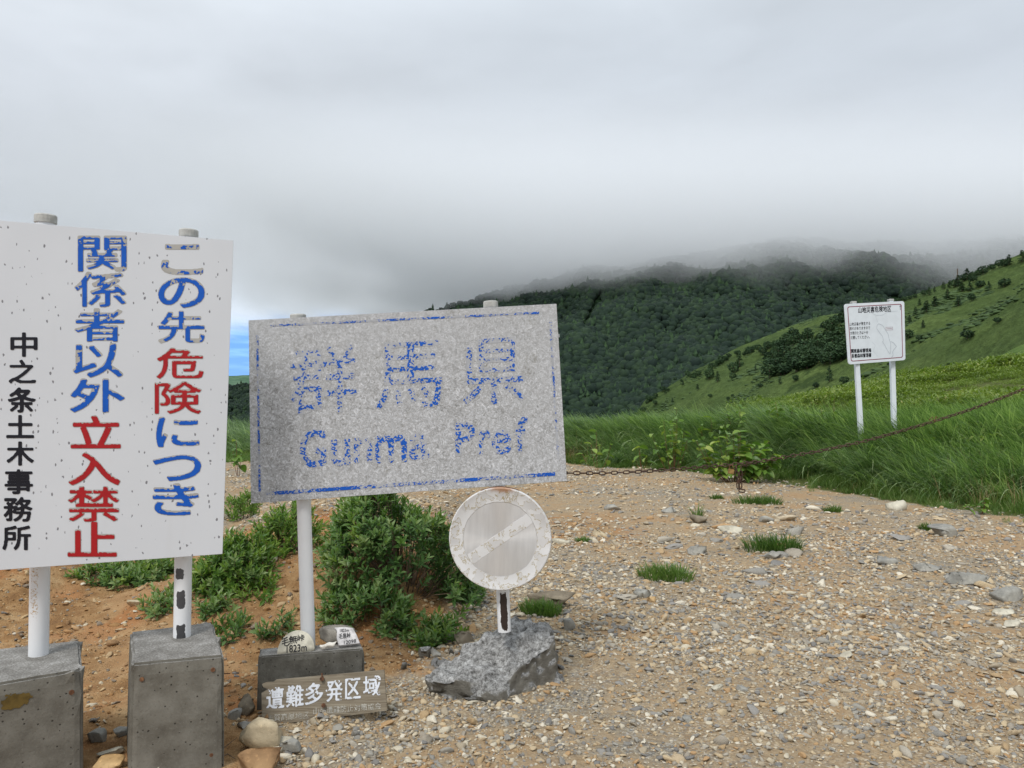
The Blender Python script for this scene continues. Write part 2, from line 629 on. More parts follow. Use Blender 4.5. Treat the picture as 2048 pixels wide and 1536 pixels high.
def m_weathered():
    m, t = new_mat('weathered_sheeting')
    co = obco(t)
    w1 = t.n('ShaderNodeTexNoise', Vector=co, Scale=46, Detail=4, Roughness=.7, Distortion=1.6).outputs[0]
    w2 = t.noise(co, 160, 4, .7, .8)
    v = t.vor(t.mix(.06, co, t.n('ShaderNodeTexNoise', Vector=co, Scale=40).outputs['Color']), 42, 'DISTANCE_TO_EDGE')
    col = t.ramp(w1, [(.30, (.18, .18, .17)), (.41, (.35, .35, .35)), (.50, (.45, .455, .46)), (.60, (.60, .61, .63)), (.70, (.82, .83, .85))])
    col = t.mix(t.math('MULTIPLY', t.step(w2, .58, .68), .6), col, (.70, .71, .73))
    col = t.mix(t.math('MULTIPLY', t.step(w2, .42, .32), .6), col, (.21, .205, .19))
    col = t.mix(t.math('MULTIPLY', t.step(v, .05, .0), .35), col, (.22, .21, .20))
    # smoother top, grimier towards the lower left
    sp = t.n('ShaderNodeSeparateXYZ', Vector=co)
    top = t.step(t.math('ADD', sp.outputs[2], t.math('MULTIPLY', t.noise(co, 4, 4), .3)), .0, .9)
    col = t.mix(t.math('MULTIPLY', top, .5), col, (.48, .485, .49))
    gr = t.math('MULTIPLY', t.step(t.noise(co, 5.5, 5, .7), .56, .68), t.step(t.noise(co, 60, 4, .7), .45, .6))
    col = t.mix(t.math('MULTIPLY', gr, .7), col, (.19, .18, .14))
    big = t.step(t.noise(co, 2.2, 3), .35, .7)
    col = t.mix(t.math('MULTIPLY', big, .2), col, (.56, .57, .59))
    finish(t, col, .55, bump=t.math('ADD', w1, t.math('MULTIPLY', w2, .6)), bstr=.4, bdist=.004, spec=.3)
    return m


M_WBOARD = m_weathered()


def m_film(name, c, r=.45, var=.12):
    m, t = new_mat(name)
    g = t.n('ShaderNodeNewGeometry').outputs['Position']
    n = t.noise(g, 30, 4)
    finish(t, t.mix(t.step(n, .4, .65), c, tuple(q * (1 - var) for q in c)), r, spec=.3)
    return m


M_BLUE = m_film('blue_film', (.008, .105, .52))
M_RED = m_film('red_film', (.42, .014, .018))
M_BLACK = m_film('black_lettering', (.012, .012, .018))
M_INK = m_film('black_ink', (.02, .02, .022))
M_GHOST = m_film('adhesive_residue', (.44, .425, .39), .7, .1)
M_GHOST2 = m_film('faint_letter_trace', (.45, .46, .48), .7, .15)
M_WHITEP = m_film('white_brush_paint', (.72, .75, .80), .6, .15)
M_OLDWHITE = m_film('worn_white_paint', (.50, .48, .42), .7, .3)
M_SIGNWHITE = m_plain('clean_sign_white', (.72, .76, .80), .35, .03, 6)
M_MAPGREY = m_film('map_grey', (.38, .42, .46))
M_MAPPALE = m_film('map_pale_grey', (.58, .62, .66))
M_MAROON = m_film('maroon_line', (.25, .02, .05))
M_STEELBACK = m_plain('aluminium_back', (.5, .5, .5), .45, .1, 20, .6)


def m_concrete(name, base, dark, light, top=False, stain=False, moss=.0):
    m, t = new_mat(name)
    co = obco(t)
    n = t.noise(co, 9, 6, .6)
    f = t.noise(co, 95, 4, .7)
    col = t.ramp(n, [(.3, dark), (.5, base), (.72, light)])
    col = t.mix(t.math('MULTIPLY', t.step(f, .56, .68), .5), col, light)
    col = t.mix(t.math('MULTIPLY', t.step(f, .44, .32), .5), col, dark)
    v = t.n('ShaderNodeTexVoronoi', Vector=co, Scale=52)
    cs = t.n('ShaderNodeSeparateColor', Color=v.outputs['Color']).outputs[0]
    hole = t.math('MULTIPLY', t.step(cs, .72, .74), t.step(t.math('SUBTRACT', .2, v.outputs['Distance']), -.02, .05))
    col = t.mix(t.math('MULTIPLY', hole, .85), col, tuple(c * .3 for c in dark))
    # weathered upward faces
    nz = t.n('ShaderNodeSeparateXYZ', Vector=t.n('ShaderNodeNewGeometry').outputs['Normal']).outputs[2]
    up = t.step(nz, .3, .9)
    grit = t.ramp(t.math('ADD', t.math('MULTIPLY', t.noise(co, 120, 4, .75), .6), t.math('MULTIPLY', t.noise(co, 11, 5, .65), .4)), [(.36, (.085, .08, .07)), (.5, (.20, .19, .175)), (.62, (.40, .39, .37))])
    col = t.mix(t.math('MULTIPLY', up, .8), col, grit)
    if stain:
        d = t.n('ShaderNodeVectorMath', {'operation': 'DISTANCE'}, _0=t.scale(co, 1, .2, 1.25), _1=stain)
        s = t.step(t.math('ADD', d.outputs['Value'], t.math('MULTIPLY', t.math('SUBTRACT', t.noise(co, 22, 5, .7), .5), .09)), .078, .055)
        col = t.mix(s, col, t.mix(t.step(t.noise(co, 14, 3), .4, .6), (.17, .12, .02), (.10, .09, .03)))
    h = t.math('SUBTRACT', t.math('ADD', t.math('MULTIPLY', f, .5), n), t.math('MULTIPLY', hole, 1.2))
    finish(t, col, .92, bump=h, bstr=.5, bdist=.006, spec=.15)
    return m


M_CONC = m_concrete('old_concrete', (.165, .155, .13), (.11, .10, .082), (.22, .21, .18))
M_CONCD = m_concrete('dark_concrete', (.105, .10, .085), (.065, .06, .05), (.17, .165, .145))


def m_rubble():
    m, t = new_mat('broken_concrete')
    co = obco(t)
    n = t.noise(co, 34, 6, .8)
    f = t.noise(co, 90, 4, .7)
    rough = t.ramp(n, [(.34, (.07, .068, .062)), (.44, (.20, .195, .185)), (.54, (.38, .375, .36)), (.66, (.64, .635, .62))])
    rough = t.mix(t.math('MULTIPLY', t.step(f, .57, .67), .5), rough, (.60, .60, .59))
    rough = t.mix(t.math('MULTIPLY', t.step(f, .43, .35), .6), rough, (.09, .088, .08))
    nz = t.n('ShaderNodeSeparateXYZ', Vector=t.n('ShaderNodeNewGeometry').outputs['Normal'])
    up = t.step(t.math('ADD', nz.outputs[2], t.math('MULTIPLY', t.math('SUBTRACT', t.noise(co, 9, 5, .7), .5), .8)), .2, .42)
    sm_ = t.ramp(t.noise(co, 16, 5, .6), [(.3, (.13, .12, .10)), (.7, (.26, .245, .21))])
    col = t.mix(up, sm_, rough)
    finish(t, col, .95, bump=t.math('ADD', n, t.math('MULTIPLY', f, .5)), bstr=.9, bdist=.02, spec=.15)
    return m


M_RUBBLE = m_rubble()


def m_rust(name='rusty_iron', c1=(.05, .028, .02), c2=(.16, .075, .04), c3=(.30, .16, .08)):
    m, t = new_mat(name)
    g = t.n('ShaderNodeNewGeometry').outputs['Position']
    n = t.noise(g, 60, 5, .7)
    finish(t, t.ramp(n, [(.32, c1), (.52, c2), (.72, c3)]), .8, .2, bump=n, bstr=.5, bdist=.002)
    return m


M_RUST = m_rust()
M_CHAIN = m_rust('rusty_chain_iron', (.03, .02, .016), (.075, .045, .032), (.20, .12, .075))
M_BRASS = m_plain('aged_brass', (.42, .27, .10), .5, .2, 60, .5)


def m_wood():
    m, t = new_mat('weathered_wood')
    co = obco(t)
    g = t.noise(t.scale(co, 3, 12, 70), 1, 6, .7, .8)
    f = t.noise(t.scale(co, 10, 40, 260), 1, 4, .7)
    col = t.ramp(g, [(.3, (.12, .095, .065)), (.48, (.22, .185, .135)), (.7, (.33, .29, .22))])
    col = t.mix(t.math('MULTIPLY', t.step(f, .58, .7), .5), col, (.40, .36, .29))
    col = t.mix(t.step(t.noise(t.scale(co, 2.2, 5, 46), 1, 3, .5, .5), .70, .73), col, (.05, .04, .03))
    finish(t, col, .85, bump=t.math('ADD', g, t.math('MULTIPLY', f, .5)), bstr=.6, bdist=.004, spec=.15)
    return m


M_WOOD = m_wood()


def m_disc():
    m, t = new_mat('bare_aluminium_disc')
    co = obco(t)               # object: x right, z up, y towards back; radius 1 = rim
    sp = t.n('ShaderNodeSeparateXYZ', Vector=co)
    x, z = sp.outputs[0], sp.outputs[2]
    r = t.math('SQRT', t.math('ADD', t.math('MULTIPLY', x, x), t.math('MULTIPLY', z, z)))
    wn = t.math('MULTIPLY', t.math('SUBTRACT', t.noise(co, 5, 4, .6), .5), .05)
    rw = t.math('ADD', r, wn)
    ring = t.step(rw, .715, .728)
    diag = t.math('ABSOLUTE', t.math('ADD', t.math('MULTIPLY', x, -.60), t.math('MULTIPLY', z, .80)))
    band = t.math('SUBTRACT', 1, t.step(t.math('ADD', diag, wn), .10, .112))
    coat = t.math('MAXIMUM', ring, band)
    pn = t.noise(co, 4.2, 6, .62, .5)
    patch = t.step(pn, .515, .525)
    line = t.math('SUBTRACT', 1, t.step(t.math('ABSOLUTE', t.math('SUBTRACT', pn, .52)), .004, .016))
    metal = t.ramp(t.noise(t.scale(co, 7, 7, .8), 1, 4, .6), [(.3, (.58, .575, .57)), (.7, (.69, .685, .68))])
    film = t.mix(patch, (.68, .675, .67), (.60, .59, .58))
    col = t.mix(coat, metal, film)
    edge = t.math('SUBTRACT', 1, t.step(t.math('ABSOLUTE', t.math('SUBTRACT', rw, .721)), .002, .010))
    col = t.mix(t.math('MULTIPLY', edge, .45), col, (.25, .24, .22))
    lf = t.math('MULTIPLY', t.math('MULTIPLY', line, coat), t.step(t.noise(co, 3, 3), .36, .44))
    col = t.mix(lf, col, (.38, .31, .17))
    rust = t.math('MULTIPLY', t.step(t.math('ADD', z, t.math('MULTIPLY', t.noise(co, 9, 4), .12)), .93, 1.02), t.math('SUBTRACT', 1, t.step(t.math('ABSOLUTE', x), .1, .32)))
    col = t.mix(t.math('MULTIPLY', rust, .8), col, (.40, .19, .08))
    met = t.math('MULTIPLY', t.math('SUBTRACT', 1, coat), .35)
    tan = t.n('ShaderNodeTangent', {'direction_type': 'RADIAL', 'axis': 'Y'})
    b = finish(t, col, t.mix(coat, (.36, .36, .36), (.62, .62, .62)), met, bump=t.math('MULTIPLY', coat, t.math('ADD', pn, 1)), bstr=.25, bdist=.004, spec=.4,
               Anisotropic=.85, Tangent=tan)
    return m


M_DISC = m_disc()


def m_hill(name, cols, dark, sc1, sc2, bump=2.0):
    m, t = new_mat(name)
    g = t.n('ShaderNodeNewGeometry').outputs['Position']
    n = t.noise(g, sc1, 6, .6, .3)
    s = t.noise(t.scale(g, 1, 1, 3.2), sc1 * 5, 6, .65)
    f = t.noise(g, sc2, 6, .7)
    col = t.ramp(t.math('ADD', t.math('MULTIPLY', n, .55), t.math('MULTIPLY', s, .45)), [(.36, cols[0]), (.5, cols[1]), (.64, cols[2])])
    col = t.mix(1.0, col, t.ramp(f, [(.3, .68), (.5, 1.0), (.7, 1.3)]), 'MULTIPLY')
    d = t.step(t.noise(g, sc1 * 2.4, 6, .7), .55, .63)
    col = t.mix(t.math('MULTIPLY', d, .75), col, dark)
    finish(t, col, .95, bump=f, bstr=.8, bdist=bump, spec=.05)
    return m


M_SLOPE = m_hill('grass_hillside', [(.052, .084, .028), (.080, .122, .038), (.115, .165, .050)], (.034, .060, .021), .016, .6, 3.0)
M_SLOPE2 = m_hill('near_grass_hillside', [(.07, .12, .035), (.105, .17, .045), (.15, .21, .06)], (.04, .075, .022), .05, 1.2, 1.0)
M_FORFLOOR = m_hill('forest_floor', [(.010, .022, .010), (.014, .030, .013), (.02, .04, .016)], (.008, .018, .009), .01, .1)

# ------------------------------------------------------------------ lettering: glyph outlines -> clean raster -> contour mesh
_gl = {}


def glyph(txt, hpx=72, aspect=None):
    """occupancy grid of a string, cropped to its ink; rows run downwards"""
    key = (txt, hpx, aspect)
    if key in _gl:
        return _gl[key]
    cu = bpy.data.curves.new('t', 'FONT')
    cu.body = txt
    cu.size = 1
    cu.resolution_u = 5
    o = bpy.data.objects.new('t', cu)
    COL.objects.link(o)
    bpy.context.view_layer.update()
    dg = bpy.context.evaluated_depsgraph_get()
    me = bpy.data.meshes.new_from_object(o.evaluated_get(dg))
    me.calc_loop_triangles()
    V = np.array([v.co[:2] for v in me.vertices])
    T = np.array([t.vertices[:] for t in me.loop_triangles])
    bpy.data.objects.remove(o)
    bpy.data.curves.remove(cu)
    bpy.data.meshes.remove(me)
    lo, hi = V.min(0), V.max(0)
    w_, h_ = hi - lo
    H = hpx
    W = max(3, int(round(hpx * (aspect if aspect else w_ / h_))))
    U = np.empty_like(V)
    U[:, 0] = (V[:, 0] - lo[0]) / w_ * W
    U[:, 1] = (hi[1] - V[:, 1]) / h_ * H
    M = np.zeros((H, W), bool)
    for a, b, c in T:
        p = U[[a, b, c]]
        x0, y0 = np.floor(p.min(0)).astype(int)
        x1, y1 = np.ceil(p.max(0)).astype(int) + 1
        x0, y0, x1, y1 = max(x0, 0), max(y0, 0), min(x1, W), min(y1, H)
        if x1 <= x0 or y1 <= y0:
            continue
        gy, gx = np.mgrid[y0:y1, x0:x1] + .5
        d = (p[1, 0] - p[0, 0]) * (p[2, 1] - p[0, 1]) - (p[1, 1] - p[0, 1]) * (p[2, 0] - p[0, 0])
        if abs(d) < 1e-9:
            continue
        l1 = ((gx - p[0, 0]) * (p[2, 1] - p[0, 1]) - (gy - p[0, 1]) * (p[2, 0] - p[0, 0])) / d
        l2 = ((p[1, 0] - p[0, 0]) * (gy - p[0, 1]) - (p[1, 1] - p[0, 1]) * (gx - p[0, 0])) / d
        M[y0:y1, x0:x1] |= (l1 >= -.01) & (l2 >= -.01) & (l1 + l2 <= 1.01)
    _gl[key] = M
    return M


def sdf(M, Rr):
    """signed distance (positive inside) up to Rr cells"""
    H, W = M.shape
    out = np.full(M.shape, float(Rr))
    inn = np.full(M.shape, float(Rr))
    Pm = np.pad(M, Rr, constant_values=False)
    Pn = np.pad(~M, Rr, constant_values=True)
    for dy in range(-Rr, Rr + 1):
        for dx in range(-Rr, Rr + 1):
            d = math.hypot(dx, dy)
            if d > Rr:
                continue
            s1 = Pm[Rr + dy:Rr + dy + H, Rr + dx:Rr + dx + W]
            s2 = Pn[Rr + dy:Rr + dy + H, Rr + dx:Rr + dx + W]
            out = np.where(s1, np.minimum(out, d), out)
            inn = np.where(s2, np.minimum(inn, d), inn)
    return np.where(M, inn - .5, .5 - out)


def blur(A, n=1):
    for _ in range(n):
        B = np.pad(A, 1, mode='edge')
        A = (B[1:-1, 1:-1] * 2 + B[:-2, 1:-1] + B[2:, 1:-1] + B[1:-1, :-2] + B[1:-1, 2:]) / 6
    return A


def contour(A, f, mb):
    """append the region A>0 to mb; f maps (col, row) -> 3d point"""
    H, W = A.shape
    ins = A > 0
    cells = ins[:-1, :-1].astype(int) + ins[:-1, 1:] * 2 + ins[1:, 1:] * 4 + ins[1:, :-1] * 8
    for r in range(H - 1):
        row = cells[r]
        c = 0
        while c < W - 1:
            k = row[c]
            if k == 0:
                c += 1
                continue
            if k == 15:
                e = c
                while e < W - 1 and row[e] == 15:
                    e += 1
                mb.add([f(c, r), f(c, r + 1), f(e, r + 1), f(e, r)], [(0, 1, 2, 3)])
                c = e
                continue
            cs = [(c, r), (c + 1, r), (c + 1, r + 1), (c, r + 1)]
            vs = [A[r, c], A[r, c + 1], A[r + 1, c + 1], A[r + 1, c]]
            poly = []
            for i in range(4):
                j = (i + 1) % 4
                if vs[i] > 0:
                    poly.append(cs[i])
                if (vs[i] > 0) != (vs[j] > 0):
                    t = vs[i] / (vs[i] - vs[j])
                    poly.append((cs[i][0] + (cs[j][0] - cs[i][0]) * t, cs[i][1] + (cs[j][1] - cs[i][1]) * t))
            if len(poly) >= 3:
                mb.add([f(*p) for p in poly][::-1], [tuple(range(len(poly)))])
            c += 1


class Board:
    """a plane in the world given by three pixels with depths; unprojects pixels onto it"""
    def __init__(s, a, b, c, up_hint=(0, 0, 1)):
        A, B, Cc = (P(*q) for q in (a, b, c))
        n = np.cross(B - A, Cc - A)
        n /= np.linalg.norm(n)
        if n @ (C0 - A) < 0:
            n = -n
        s.o, s.n = A, n

    def pt(s, px, py, off=0.0):
        r = ray(px, py)
        t = ((s.o - C0) @ s.n) / (r @ s.n)
        return C0 + r * t + s.n * off

    def slab(s, corners, th, name, mat, bev=.002):
        pts = [s.pt(*c) for c in corners]
        back = [p - s.n * th for p in pts]
        me = MB().hexa([Vector(p) for p in back], [Vector(p) for p in pts]).me(name, mat)
        bm = bmesh.new()
        bm.from_mesh(me)
        bmesh.ops.recalc_face_normals(bm, faces=bm.faces)
        bm.to_mesh(me)
        bm.free()
        if bev:
            bevel_me(me, bev, 2)
        return me, np.mean(pts, 0)

    def letters(s, txt, box, off, mb, hpx=40, fat=0.0, aspect=None, slope=0.0, field=None, fit_aspect=True, curve=None):
        """write txt into pixel box (x0,y0,x1,y1); slope = dy/dx of the baseline in pixels"""
        x0, y0, x1, y1 = box
        M0 = glyph(txt, hpx, (x1 - x0) / (y1 - y0) if fit_aspect else None)
        pad = 4
        M = np.pad(M0, pad)
        D = blur(sdf(M, 6), 1) + fat
        A = D if field is None else field(D)
        H, W = M0.shape

        def f(c, r):
            u, v = (c + .5 - pad) / W, (r + .5 - pad) / H
            px = x0 + u * (x1 - x0)
            py = y0 + v * (y1 - y0) + slope * (px - (x0 + x1) / 2)
            o = off if curve is None else off + curve(px, py)
            return s.pt(px, py, o)
        contour(A, f, mb)


def peel(seed, amt, holes):
    """film that has curled away from the upper edges of the strokes and in ragged holes"""
    def fn(D):
        H, W = D.shape
        y, x = np.mgrid[0:H, 0:W].astype(float)
        d = 1.0 + amt * 7 * np.clip(.5 + 1.5 * fbm(x * .06 + seed, y * .06 + seed * 1.7, 2), 0, 1.3) + 2.6 * vn(x * .33 + seed, y * .33)
        ys = np.clip(y - np.maximum(d, 0), 0, H - 1)
        yi = np.minimum(ys.astype(int), H - 2)
        fr_ = ys - yi
        xi_ = x.astype(int)
        up_ = D[yi, xi_] * (1 - fr_) + D[yi + 1, xi_] * fr_
        up_ = up_ + 1.5 * vn(x * .55 + seed, y * .55 + 9)
        A = np.minimum(D - .4, up_ - .1)
        hn = fbm(x * .075 + seed * 3.1, y * .075 + seed, 4, .62) + .5
        A = np.minimum(A, (hn - holes) * 9)
        return A
    return fn


def flecks(seed, keep):
    def fn(D):
        H, W = D.shape
        y, x = np.mgrid[0:H, 0:W].astype(float)
        n = fbm((x + y * .6) * .42 + seed, (y - x * .4) * .62 + seed * 2, 3, .7)
        l = fbm(x * .06 + seed, y * .06 + seed * 5, 2)
        return np.minimum(D, (n + l * .38 - keep - .10) * 6)
    return fn


# ------------------------------------------------------------------ setting: the ground sheet
def axis(lo, mid0, mid1, hi, step0, grow=1.035):
    a = list(np.arange(mid0, mid1, step0))
    s_, p = step0, a[-1]
    while p < hi:
        s_ *= grow
        p += s_
        a.append(p)
    s_, p = step0, mid0
    b = []
    while p > lo:
        s_ *= grow
        p -= s_
        b.append(p)
    return np.array(b[::-1] + a)


gx = axis(-75, -3.2, 3.2, 75, .034, 1.03)
gy = axis(-8, 2.6, 7.5, 100, .034, 1.02)
GX, GY = np.meshgrid(gx, gy)
GZ = hgt(GX, GY)
GZ += .006 * vn(GX * 22, GY * 22) * (GY < 12)
nx, ny = len(gx), len(gy)
Vg = np.stack([GX, GY, GZ], -1).reshape(-1, 3)
ii = (np.arange(ny - 1)[:, None] * nx + np.arange(nx - 1)[None]).ravel()
Fg = np.stack([ii, ii + 1, ii + nx + 1, ii + nx], 1)
gm = mesh_np('ground', Vg, Fg, M_GROUND, True)
S_ = edge_s(GX, GY)
vegv = sm(S_, -.9, .5)
soilv = sm(-GX, .1, .9) * (1 - sm(GY, 7.2, 9.5)) * sm(GY, 3.9, 4.6)
soilv = np.maximum(soilv, sm(-GX, .95, 1.35) * (1 - sm(GY, 7.2, 9.5)))
soilv = soilv + .55 * np.exp(-((GX - .9) / 1.3) ** 2 - ((GY - 9.6) / 2.6) ** 2) + .3 * sm(-GX, 0, 3) * (1 - sm(GY, 14, 22)) * (1 - soilv)
for nm, arr in (('soil', soilv), ('veg', vegv)):
    at = gm.attributes.new(nm, 'FLOAT', 'POINT')
    at.data.foreach_set('value', arr.ravel().astype(np.float32))
ground = obj('ground', gm)
tag(ground, 'stony tan and ochre gravel ground of the mountain pass', kind='structure')

# valley floor far below, out to the horizon
vv = mesh_np('valley', [(-14000, 60, -330), (14000, 60, -330), (14000, 16000, -330), (-14000, 16000, -330)], [(0, 1, 2, 3)], M_FORFLOOR)
tag(obj('valley', vv), 'dark wooded valley floor far below the pass', kind='structure')


def loft(name, ridge, foot, nu, nv, bulge, amp, fs, mat, back=.35, xx=None, power=1.0):
    """hillside between a ridge line and a foot line, both (px, py, depth)"""
    rp = np.array([P(*q) for q in ridge])
    fp = np.array([P(*q) for q in foot])
    k = len(ridge)
    t = np.linspace(0, k - 1, nu)
    r = np.stack([np.interp(t, range(k), rp[:, i]) for i in range(3)], 1)
    f = np.stack([np.interp(t, range(k), fp[:, i]) for i in range(3)], 1)
    for _ in range(6):
        r[1:-1] = (r[:-2] + 2 * r[1:-1] + r[2:]) / 4
        f[1:-1] = (f[:-2] + 2 * f[1:-1] + f[2:]) / 4
    v = np.linspace(0, 1, nv)
    Gd = r[:, None] * (1 - v[None, :, None]) + f[:, None] * v[None, :, None]
    Gd[..., 2] += bulge * np.sin(np.pi * v)[None]
    env = np.sin(np.pi * np.clip(v, 0, 1)) ** .5 * .8 + .2
    X_, Y_ = Gd[..., 0] * fs, Gd[..., 1] * fs
    N = 1 - np.abs(2 * fbm(X_ + 3, Y_ + 7, 5, .52)) * 1.6 + .6 * fbm(X_ * 3, Y_ * 3, 4)
    Gd[..., 2] += amp * (N - .55) * env[None]
    # far side
    nb = 10
    b = np.linspace(1, 0, nb, endpoint=False)
    dirb = (r - f)
    dirb[:, 2] = 0
    hz_ = r[:, 2:3] * 0 - 1
    B = r[:, None] + dirb[:, None] * back * b[None, :, None]
    B[..., 2] = Gd[:, :1, 2] - (np.linalg.norm(dirb, axis=1)[:, None] * back * b[None]) * .55
    A = np.concatenate([B, Gd], 1)
    nn = A.shape[1]
    Vv = A.reshape(-1, 3)
    i2 = (np.arange(nu - 1)[:, None] * nn + np.arange(nn - 1)[None]).ravel()
    Ff = np.stack([i2, i2 + 1, i2 + nn + 1, i2 + nn], 1)
    me = mesh_np(name, Vv, Ff, mat, True)
    return me, Gd


ridge1 = [(2900, 200, 300), (2500, 310, 270), (2200, 440, 262), (2048, 512, 262), (1980, 540, 272), (1900, 572, 285), (1800, 601, 315), (1720, 620, 350), (1640, 634, 380),
          (1560, 662, 395), (1480, 694, 400), (1400, 737, 392), (1340, 768, 372), (1290, 800, 345), (1262, 850, 320), (1240, 940, 300)]
foot1 = [(3000, 720, 90), (2600, 740, 92), (2260, 760, 95), (2080, 790, 98), (2000, 820, 104), (1900, 850, 112), (1800, 868, 125), (1720, 880, 135), (1640, 890, 150),
         (1560, 900, 165), (1480, 905, 185), (1400, 915, 205), (1340, 930, 220), (1290, 950, 235), (1250, 990, 250), (1225, 1080, 260)]
slope_me, SL = loft('hillside', ridge1, foot1, 420, 200, 6, 3.2, .017, M_SLOPE)
hillside = obj('hillside', slope_me)
tag(hillside, 'grassy green hillside rising to the right with scattered conifers', kind='structure')

ridge2 = [(2900, 560, 150), (2300, 625, 138), (2120, 672, 134), (2048, 692, 130), (1990, 716, 126), (1940, 742, 121), (1900, 764, 116), (1868, 782, 110), (1840, 815, 104), (1820, 860, 100)]
foot2 = [(2900, 760, 62), (2300, 790, 60), (2120, 810, 60), (2048, 825, 61), (1990, 835, 62), (1940, 845, 64), (1900, 855, 67), (1868, 865, 70), (1840, 880, 74), (1820, 920, 78)]
m2, SL2 = loft('hillside', ridge2, foot2, 160, 90, 2, .9, .05, M_SLOPE2)
tag(obj('hillside_spur', m2), 'brighter grassy spur below the hillside at the right edge', kind='structure')

# forested mountain whose top is inside the cloud
ridge3 = [(-700, 800, 2300), (-200, 800, 2150), (200, 800, 2000), (420, 796, 1900), (520, 780, 1750), (620, 745, 1550), (740, 682, 1400), (880, 614, 1300), (1000, 588, 1280), (1150, 560, 1250), (1260, 535, 1230),
          (1400, 510, 1200), (1600, 490, 1180), (1800, 490, 1180), (2000, 480, 1180), (2300, 460, 1180), (2900, 440, 1180)]
foot3 = [(-800, 880, 1200), (-200, 885, 1000), (200, 890, 900), (420, 895, 800), (520, 900, 740), (620, 905, 680), (740, 910, 640), (880, 920, 600), (1000, 930, 570), (1150, 940, 540), (1260, 945, 520),
         (1400, 950, 520), (1600, 950, 540), (1800, 950, 560), (2000, 950, 600), (2300, 950, 640), (2900, 950, 700)]
m3, SL3 = loft('mountain', ridge3, foot3, 300, 130, 18, 34, .0034, M_FORFLOOR)
mountain = obj('mountain', m3)
tag(mountain, 'dark forested mountain whose summit is hidden in cloud', kind='structure')

# a farther, paler wooded ridge seen between the two boards
ridge4 = [(-900, 770, 5200), (0, 752, 5000), (300, 757, 4900), (440, 753, 4800), (520, 750, 4800), (700, 760, 5000), (1000, 790, 5200)]
foot4 = [(-900, 850, 3000), (0, 850, 3000), (300, 850, 3000), (440, 850, 3000), (520, 850, 3000), (700, 850, 3000), (1000, 850, 3000)]
m_far, tf = new_mat('far_wooded_ridge')
gfar = tf.n('ShaderNodeNewGeometry').outputs['Position']
finish(tf, tf.ramp(tf.noise(gfar, .006, 6, .7), [(.35, (.05, .10, .06)), (.5, (.08, .145, .09)), (.65, (.12, .19, .12))]), .95, bump=tf.noise(gfar, .02, 5, .7), bstr=.8, bdist=20, spec=.05)
m4, _ = loft('far_ridge', ridge4, foot4, 120, 40, 25, 30, .0012, m_far)
tag(obj('far_ridge', m4), 'distant pale green ridge under blue sky between the boards', kind='structure')

# ------------------------------------------------------------------ the cloud lying on the mountain
mcl = bpy.data.materials.new('cloud_vapour')
mcl.use_nodes = True
tcl = NT(mcl.node_tree)
pv = tcl.n('ShaderNodeVolumePrincipled')
pv.inputs['Color'].default_value = (.98, .99, 1.0, 1)
pv.inputs['Anisotropy'].default_value = .1
cpos = tcl.n('ShaderNodeNewGeometry').outputs['Position']
cz = tcl.n('ShaderNodeSeparateXYZ', Vector=cpos)
nb1 = tcl.noise(tcl.scale(cpos, 1, .8, 1.3), .0042, 5, .55, .4)
zl = tcl.math('ADD', cz.outputs[2], tcl.math('MULTIPLY', tcl.math('SUBTRACT', nb1, .5), 190))
zl = tcl.math('SUBTRACT', zl, tcl.math('MULTIPLY', tcl.math('SUBTRACT', 1.0, tcl.step(cz.outputs[0], -480, 60)), 100))
rise = tcl.step(zl, 148, 240)
fallz = tcl.math('SUBTRACT', 1.0, tcl.step(cz.outputs[2], 240, 470))
fy = tcl.math('MULTIPLY', tcl.step(cz.outputs[1], 720, 1150), tcl.math('SUBTRACT', 1.0, tcl.step(cz.outputs[1], 2300, 2700)))
fx = tcl.math('MULTIPLY', tcl.step(cz.outputs[0], -1000, -250), tcl.math('SUBTRACT', 1.0, tcl.step(cz.outputs[0], 2300, 3000)))
dn = tcl.math('MULTIPLY', tcl.math('MULTIPLY', rise, fallz), tcl.math('MULTIPLY', fy, fx))
tcl.set(pv, 'Density', tcl.math('MULTIPLY', dn, .015))
tcl.n('ShaderNodeOutputMaterial', Volume=pv)
mcl.cycles.volume_step_rate = .8
cbm = MB().box((200, 1700, 325), 5800, 2000, 400)
cl = obj('cloud', cbm.me('cloud', mcl))
tag(cl, 'grey cloud lying low over the forested mountain top', kind='stuff')

# ------------------------------------------------------------------ signs
def post_mesh(name, a, b, r, mat=None, n=20):
    """pipe from a (bottom) to b (top); object origin at a, axis along z of the object"""
    a, b = Vector(a), Vector(b)
    L = (b - a).length
    mb = MB().tube([(0, 0, 0), (0, 0, L)], r, n, False)
    me = mb.me(name, mat or M_POST, False)
    for p in me.polygons:
        p.use_smooth = len(p.vertices) == 4
    q = (b - a).to_track_quat('Z', 'Y')
    # keep the object's -Y roughly facing the camera
    e = Vector((b - a)).normalized()
    xax = Vector((0, 1, 0)).cross(e).normalized()
    yax = e.cross(xax)
    Mx = Matrix((xax, yax, e)).transposed()
    return me, a, Mx.to_euler(), L


